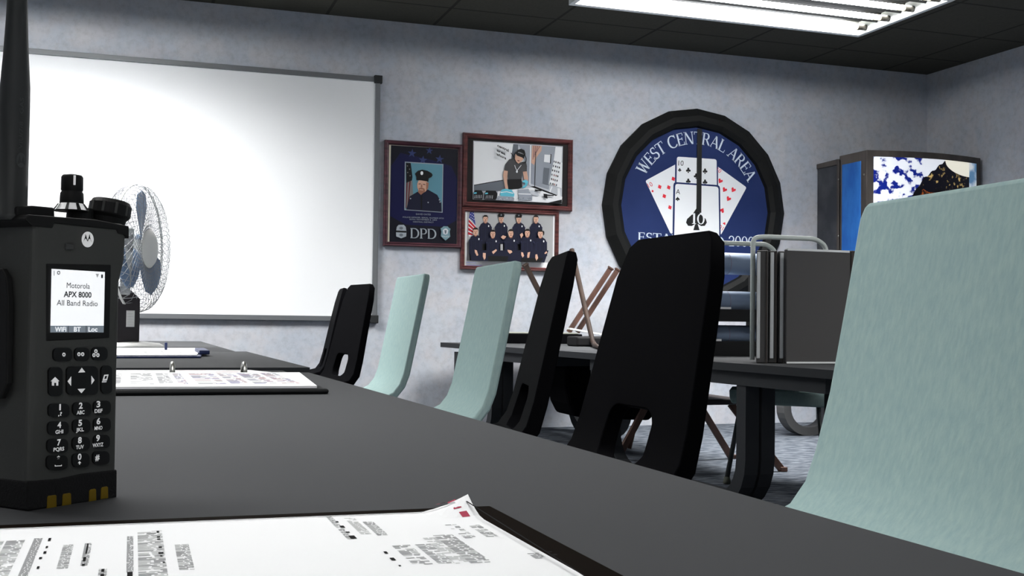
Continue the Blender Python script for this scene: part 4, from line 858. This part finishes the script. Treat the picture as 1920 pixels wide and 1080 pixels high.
for a_ in range(10):
    an = R(a_ * 36); x_ = ax.cross(Vector((0, 1, 0))).normalized(); y_ = ax.cross(x_); c_ = x_ * math.cos(an) + y_ * math.sin(an); b.bar(o + c_ * 36.5 * k + ax * 9 * k, o + c_ * 36 * k + ax * 30 * k, 5 * k, 4 * k, RB, up=c_)
b.build('knob_grip', vk, bevel=.0006)
# antenna
o = rp(22, 408, -.028); k = (o - CAM).dot(FW) / FPX
b = MB(); b.lathe([(29 * k, -6 * k), (29 * k, 4 * k), (27 * k, 6 * k), (27 * k, 200 * k), (26.5 * k, 245 * k), (22.5 * k, 305 * k), (19 * k, 380 * k), (17 * k, 460 * k), (16 * k, 620 * k), (15 * k, 640 * k), (9 * k, 652 * k)], RANT, o, n=32)
ant = b.build('antenna', t)
b = MB(); nd = (CAM - o); nd.z = 0; nd.normalize(); nd = (nd + Vector((nd.y * -.55, nd.x * .55, 0))).normalized(); sx = Vector((-nd.y, nd.x, 0))
text(b, 'VIU/7/8   GAS', o + nd * (27 * k + .0004) + RZ * 175 * k + sx * 2 * k, RZ, -sx, 8 * k, REMB, .01, 96 * k)
ce = o + nd * (27 * k + .0004) + RZ * 106 * k
b.face([ce + sx * 9.5 * k * math.cos(i * PI / 12) + RZ * 14 * k * math.sin(i * PI / 12) for i in range(24)], REMB)
for s_ in (-1, 1): b.face([ce + nd * .0003 + sx * x_ * k + RZ * z_ * k for x_, z_ in ((s_ * 8, -9), (s_ * 3.6, 9), (0, -4))][::s_], RANT)
b.build('antenna_marks', ant)
# accessory plate on the left flank
b = MB(); P = []
for x, y in ((-30, 503), (24, 504), (33, 520), (36, 560), (34, 718), (22, 747), (-30, 752)): p = sp(x, y) - RP; P.append((-p.dot(RN), p.z))
b.prism([(-x, z) for x, z in P], RP - RX * .005, RN, RZ, -.006, RD); b.build('accessory_cover', t, bevel=.0012)
b = MB(); p = sp(9, 690, .0055); q = sp(9, 512, .0055); text(b, 'MOTOROLA', p.lerp(q, .5), RZ, RN * -1, .007, RSIDE, .02, (q - p).length)
c = sp(4, 728, .0055); b.face([c + RN * .006 * math.cos(i * PI / 10) + RZ * .006 * math.sin(i * PI / 10) for i in range(20)], RSIDE); b.build('accessory_marks', t)

# ------------------------------------------------------------------ things on the right tables
t = thing('case', 'flat black case with pale top edge under the crossed wooden legs', 'case', (2.75, 7.62, TZ))
b = MB(); b.box((2.36, 7.5, TZ + .0005), (3.08, 7.7, TZ + .07), BLACKPLAS); b.build('body', t, bevel=.006)
b = MB(); b.box((2.37, 7.505, TZ + .07), (3.05, 7.69, TZ + .08), mat('pale_edge', (150, 152, 142), .6)); b.build('lid', t, bevel=.003)
b = MB(); b.box((2.72, 6.72, TZ + .0005), (3.02, 6.9, TZ + .066), mat('soft_black', (22, 21, 23), .7)); tag(b.build('box', None, bevel=.012), 'small soft black box in front of the flat black case', 'box')
b = MB(); p = ony(1066, 616, 7.54); q = ony(1132, 628, 7.54); b.bar((p.x, 7.54, p.z), (q.x, 7.54, q.z), .06, .012, WHITE); tag(b.build('booklet', None), 'thin white booklet tilted on top of the flat black case', 'booklet')
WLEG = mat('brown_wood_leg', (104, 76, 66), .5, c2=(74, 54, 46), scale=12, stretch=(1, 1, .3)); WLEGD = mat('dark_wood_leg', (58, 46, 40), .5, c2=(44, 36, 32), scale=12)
t = thing('folding_stand', 'folding stand of four crossed brown wooden legs over the black case', 'folding stand', (2.95, 7.4, TZ))
zc = TZ + .082
A1, B1, C1, D1 = ony(985, 497, 7.55), ony(1072, 468, 7.1), ony(1145, 503, 7.5), ony(1158, 506, 7.6)
A0, B0, C0, D0 = ony(1050, 622, 7.62), onz(1111, 640, TZ + .035), ony(1066, 622, 7.62), ony(1082, 623, 7.66)
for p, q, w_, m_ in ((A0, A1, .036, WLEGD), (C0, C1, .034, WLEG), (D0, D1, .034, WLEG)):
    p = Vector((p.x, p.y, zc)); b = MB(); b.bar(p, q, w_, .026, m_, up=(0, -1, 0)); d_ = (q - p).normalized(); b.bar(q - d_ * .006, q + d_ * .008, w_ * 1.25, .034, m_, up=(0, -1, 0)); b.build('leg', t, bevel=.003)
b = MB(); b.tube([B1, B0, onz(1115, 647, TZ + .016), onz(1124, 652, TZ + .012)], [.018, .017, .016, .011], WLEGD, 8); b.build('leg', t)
b = MB(); x_ = ony(1098, 590, 7.35); b.tube([ony(1094, 585, 7.12), ony(1099, 592, 7.62)], .006, STEEL, 8); b.build('hinge_pin', t)

# paper rolls in a black tray stand
t = thing('tray_stand', 'black stacked tray stand behind the binder rack, holding blue rolls', 'tray stand', (2.85, 5.1, TZ))
ty = 5.0; TR = mat('tray_black', (26, 26, 27), .5); ROLL = mat('blue_roll', (146, 164, 190), .5, c2=(132, 150, 178), scale=4, stretch=(1, 6, 6)); SEAM = mat('roll_seam', (150, 140, 160), .6)
xa, xb = ony(1322, 660, ty).x, ony(1444, 660, ty).x
def Z5(py): return ony(1380, py, ty).z
for k, (zl, zh) in enumerate(((TZ + .0005, Z5(640)), (Z5(603), Z5(580)))):
    b = MB(); b.box((xa, ty, zl), (xb, ty + .26, zh - .012), TR); b.box((xa, ty, zh - .012), (xb, ty + .012, zh), TR); b.box((xa, ty + .248, zh - .012), (xb, ty + .26, zh), TR); b.build('tray', t, bevel=.002)
for xx in (xa - .012, xb):
    b = MB(); b.box((xx, ty + .02, TZ + .001), (xx + .012, ty + .24, Z5(545)), TR); b.box((xx, ty + .05, Z5(545)), (xx + .012, ty + .22, Z5(508)), TR); b.build('end_panel', t)
for nm, yt, yb_ in (('lowest of three, on the bottom tray', 603, 637), ('middle of three, on the upper tray', 537, 576), ('topmost of three, just under the white rack bar', 471, 513)):
    z1_, z0_ = Z5(yt), Z5(yb_); r_ = (z1_ - z0_) / 2; top = yt == 471; e = .0 if top else -.004; zc_ = (z1_ + z0_) / 2
    if yt == 603: zc_ = Z5(640) - .011 + r_
    if yt == 537: zc_ = Z5(580) - .011 + r_
    b = MB(); b.tube([(xa - e, ty + .13, zc_), (xb + e, ty + .13, zc_)], r_, ROLL, 32); xs = ony(1385, 500, ty).x; b.tube([(xs, ty + .13, zc_), (xs + .003, ty + .13, zc_)], r_ + .0008, SEAM, 32)
    tag(b.build('paper_roll', None), 'blue paper roll, ' + nm, 'paper roll', 'blue rolls in the tray stand')
for (p0, p1, py, z_), nm in zip(((1330, 1371, 574, Z5(580)), (1332, 1353, 636, Z5(640))), ('upper', 'bottom')):
    b = MB(); x0_, x1_ = ony(p0, py, ty).x, ony(p1, py, ty).x; zz_ = z_ + .0006; b.box((x0_, ty + .0, zz_), (x1_, ty + .02, zz_ + .01), PAPER); tag(b.build('paper_slip', None), 'white paper slip on the front lip of the %s black tray' % nm, 'paper', 'slips on the trays')

# binders in a white tube rack
by = 4.1
def XB(px, y=by): return ony(px, 600, y).x
def ZB(py, px=1440, y=by): return ony(px, py, y).z
CHROME = mat('chrome_strip', (226, 228, 228), .3, metal=.35); BCOV = mat('binder_black', (78, 77, 77), .5, spec=.2); BEDGE = mat('binder_edge', (72, 66, 62), .4, metal=.3); PEDGE = mat('white_edge', (225, 228, 228), .5)
for (p0, p1, s0, s1), lab in zip(((1418, 1440, 1419, 1424), (1440.6, 1457, 1443, 1449), (1457.6, 1470, 1461, 1467)), ('first spine beside the blue rolls', 'middle of the three narrow spines', 'against the wide plain cover')):
    pa, pb = Vector((XB(p0), by, 0)), Vector((XB(p1), by, 0)); w_ = (pb - pa).length; h_ = ZB(470) - TZ
    t = thing('ring_folder', 'black folder with chrome spine strip, ' + lab, 'folder', (XB(p0), by, TZ), R(-31), 'black folders in the rack')
    u0, u1 = (s0 - p0) / (p1 - p0) * w_, (s1 - p0) / (p1 - p0) * w_; w_ *= .84
    b = MB(); b.box((0, 0, .001), (w_, .22, h_), BCOV); b.build('cover', t, world=False, bevel=.004)
    b = MB(); b.box((u0, -.006, .02), (u1, 0, h_ - .007), CHROME); b.build('spine_strip', t, world=False, bevel=.002)['label'] = 'bright chrome spine strip'
    b = MB(); b.box((w_ - .008, -.003, .002), (w_ - .003, 0, h_ - .003), BEDGE); b.build('edge_trim', t, world=False)
bw = 4.03
t = thing('ring_folder', 'wide black folder standing with its plain cover facing out of the rack', 'folder', (XB(1538, bw), bw + .01, TZ), 0, 'black folders in the rack')
b = MB(); b.box((XB(1474, bw), bw, TZ + .001), (XB(1600, bw), bw + .02, ZB(470, 1540, bw)), BCOV); b.build('cover', t, bevel=.004)
b = MB(); b.box((XB(1476, bw), bw - .002, ZB(472, 1540, bw)), (XB(1592, bw), bw + .018, ZB(468, 1540, bw)), PEDGE); b.box((XB(1475, bw), bw - .003, TZ + .002), (XB(1580, bw), bw, TZ + .009), PEDGE); b.build('page_edge', t)
b = MB(); b.box((XB(1594, bw), bw - .006, TZ + .002), (XB(1604, bw), bw + .024, ZB(468, 1540, bw)), BEDGE); b.build('edge_trim', t, bevel=.002)
t = thing('file_rack', 'white tube rack with two hoops around the standing black folders', 'file rack', (XB(1480), 4.3, TZ))
RACK = mat('rack_white', (214, 222, 218), .4)
def hoop(pts, y, r_=.0105):
    P = [ony(px, py, y) for px, py in pts]; out = []
    P = [Vector((P[0].x, y, TZ + r_))] + P + [Vector((P[-1].x, y, TZ + r_))]
    for i, p in enumerate(P):
        if 0 < i < len(P) - 1:
            a_, c_ = P[i - 1], P[i + 1]; rr = .04
            rr = min(rr, (a_ - p).length * .45, (c_ - p).length * .45)
            for k_ in range(6): u = k_ / 5; out.append((p + (a_ - p).normalized() * rr) * (1 - u) ** 2 + p * 2 * u * (1 - u) + (p + (c_ - p).normalized() * rr) * u * u)
        else: out.append(p)
    b = MB(); b.tube(out, r_, RACK, 12); return b.build('hoop', t)
hoop([(1412, 446), (1434, 444), (1530, 448), (1549, 462)], 4.2)
hoop([(1330, 455), (1437, 458), (1453, 470)], 4.45)
b = MB(); b.tube([(XB(1549, 4.2) + .0, 4.2, TZ + .0125), (XB(1549, 4.2), 4.45, TZ + .0125), (XB(1453, 4.45), 4.45, TZ + .0125)], .0125, RACK, 10); b.build('base_rail', t)

# ------------------------------------------------------------------ stools below the right tables
t = thing('wooden_stool', 'brown wooden stool with dark seat and splayed legs behind the black chair', 'stool', (3.0, 5.65, 0))
SEATD = mat('dark_seat', (44, 34, 34), .6)
b = MB(); b.box((2.76, 5.34, .36), (3.16, 5.95, .39), SEATD); b.build('seat', t, bevel=.008)
for (fx, fy), (tx, ty_) in (((3.363, 5.871), (3.11, 5.84)), ((3.348, 5.303), (3.1, 5.42)), ((2.66, 5.93), (2.83, 5.86)), ((2.62, 5.36), (2.82, 5.42))):
    b = MB(); b.bar((fx, fy, .012), (tx, ty_, .36), .036, .026, WLEG, up=(0, -1, 0)); b.bar((fx - .012, fy, .013), (fx + .028, fy, .013), .04, .024, WLEG); b.build('leg', t, bevel=.003)
xl, xr = ony(1060, 740, 6.2).x, ony(1236, 740, 6.2).x
t = thing('padded_stool', 'black padded stool with curved brown legs under the far table', 'stool', ((xl + xr) / 2, 6.4, 0))
b = MB(); w_ = xr - xl; b.prism([(0, .53), (0, .40), (.02, .31), (.06, .235), (.12, .222), (w_ - .06, .20), (w_ - .01, .25), (w_, .34), (w_, .53)], (xl, 6.2, 0), (1, 0, 0), (0, 0, 1), .32, BLACKPLAS); b.build('seat_pad', t, bevel=.02)
for x_, sgn in ((xl + .21, -1), (xr - .045, -1)):
    for y_ in (6.22, 6.48):
        b = MB(); b.tube([(x_ + .03, y_, .3), (x_ + .02, y_ - .03, .2), (x_ - .015, y_ - .035, .1), (x_ - .035, y_ - .03, .004)], [.016, .018, .016, .013], WLEG, 10); b.build('leg', t)

# ------------------------------------------------------------------ world and view
w = bpy.data.worlds.new('world'); SC.world = w; w.use_nodes = True
w.node_tree.nodes['Background'].inputs['Color'].default_value = (.5, .52, .55, 1); w.node_tree.nodes['Background'].inputs['Strength'].default_value = .3
vs = SC.view_settings; vs.view_transform = 'Standard'; vs.look = 'None'; vs.exposure = 0.0; vs.gamma = 1; vs.use_curve_mapping = False
SC.cycles.max_bounces = 10; SC.cycles.diffuse_bounces = 6
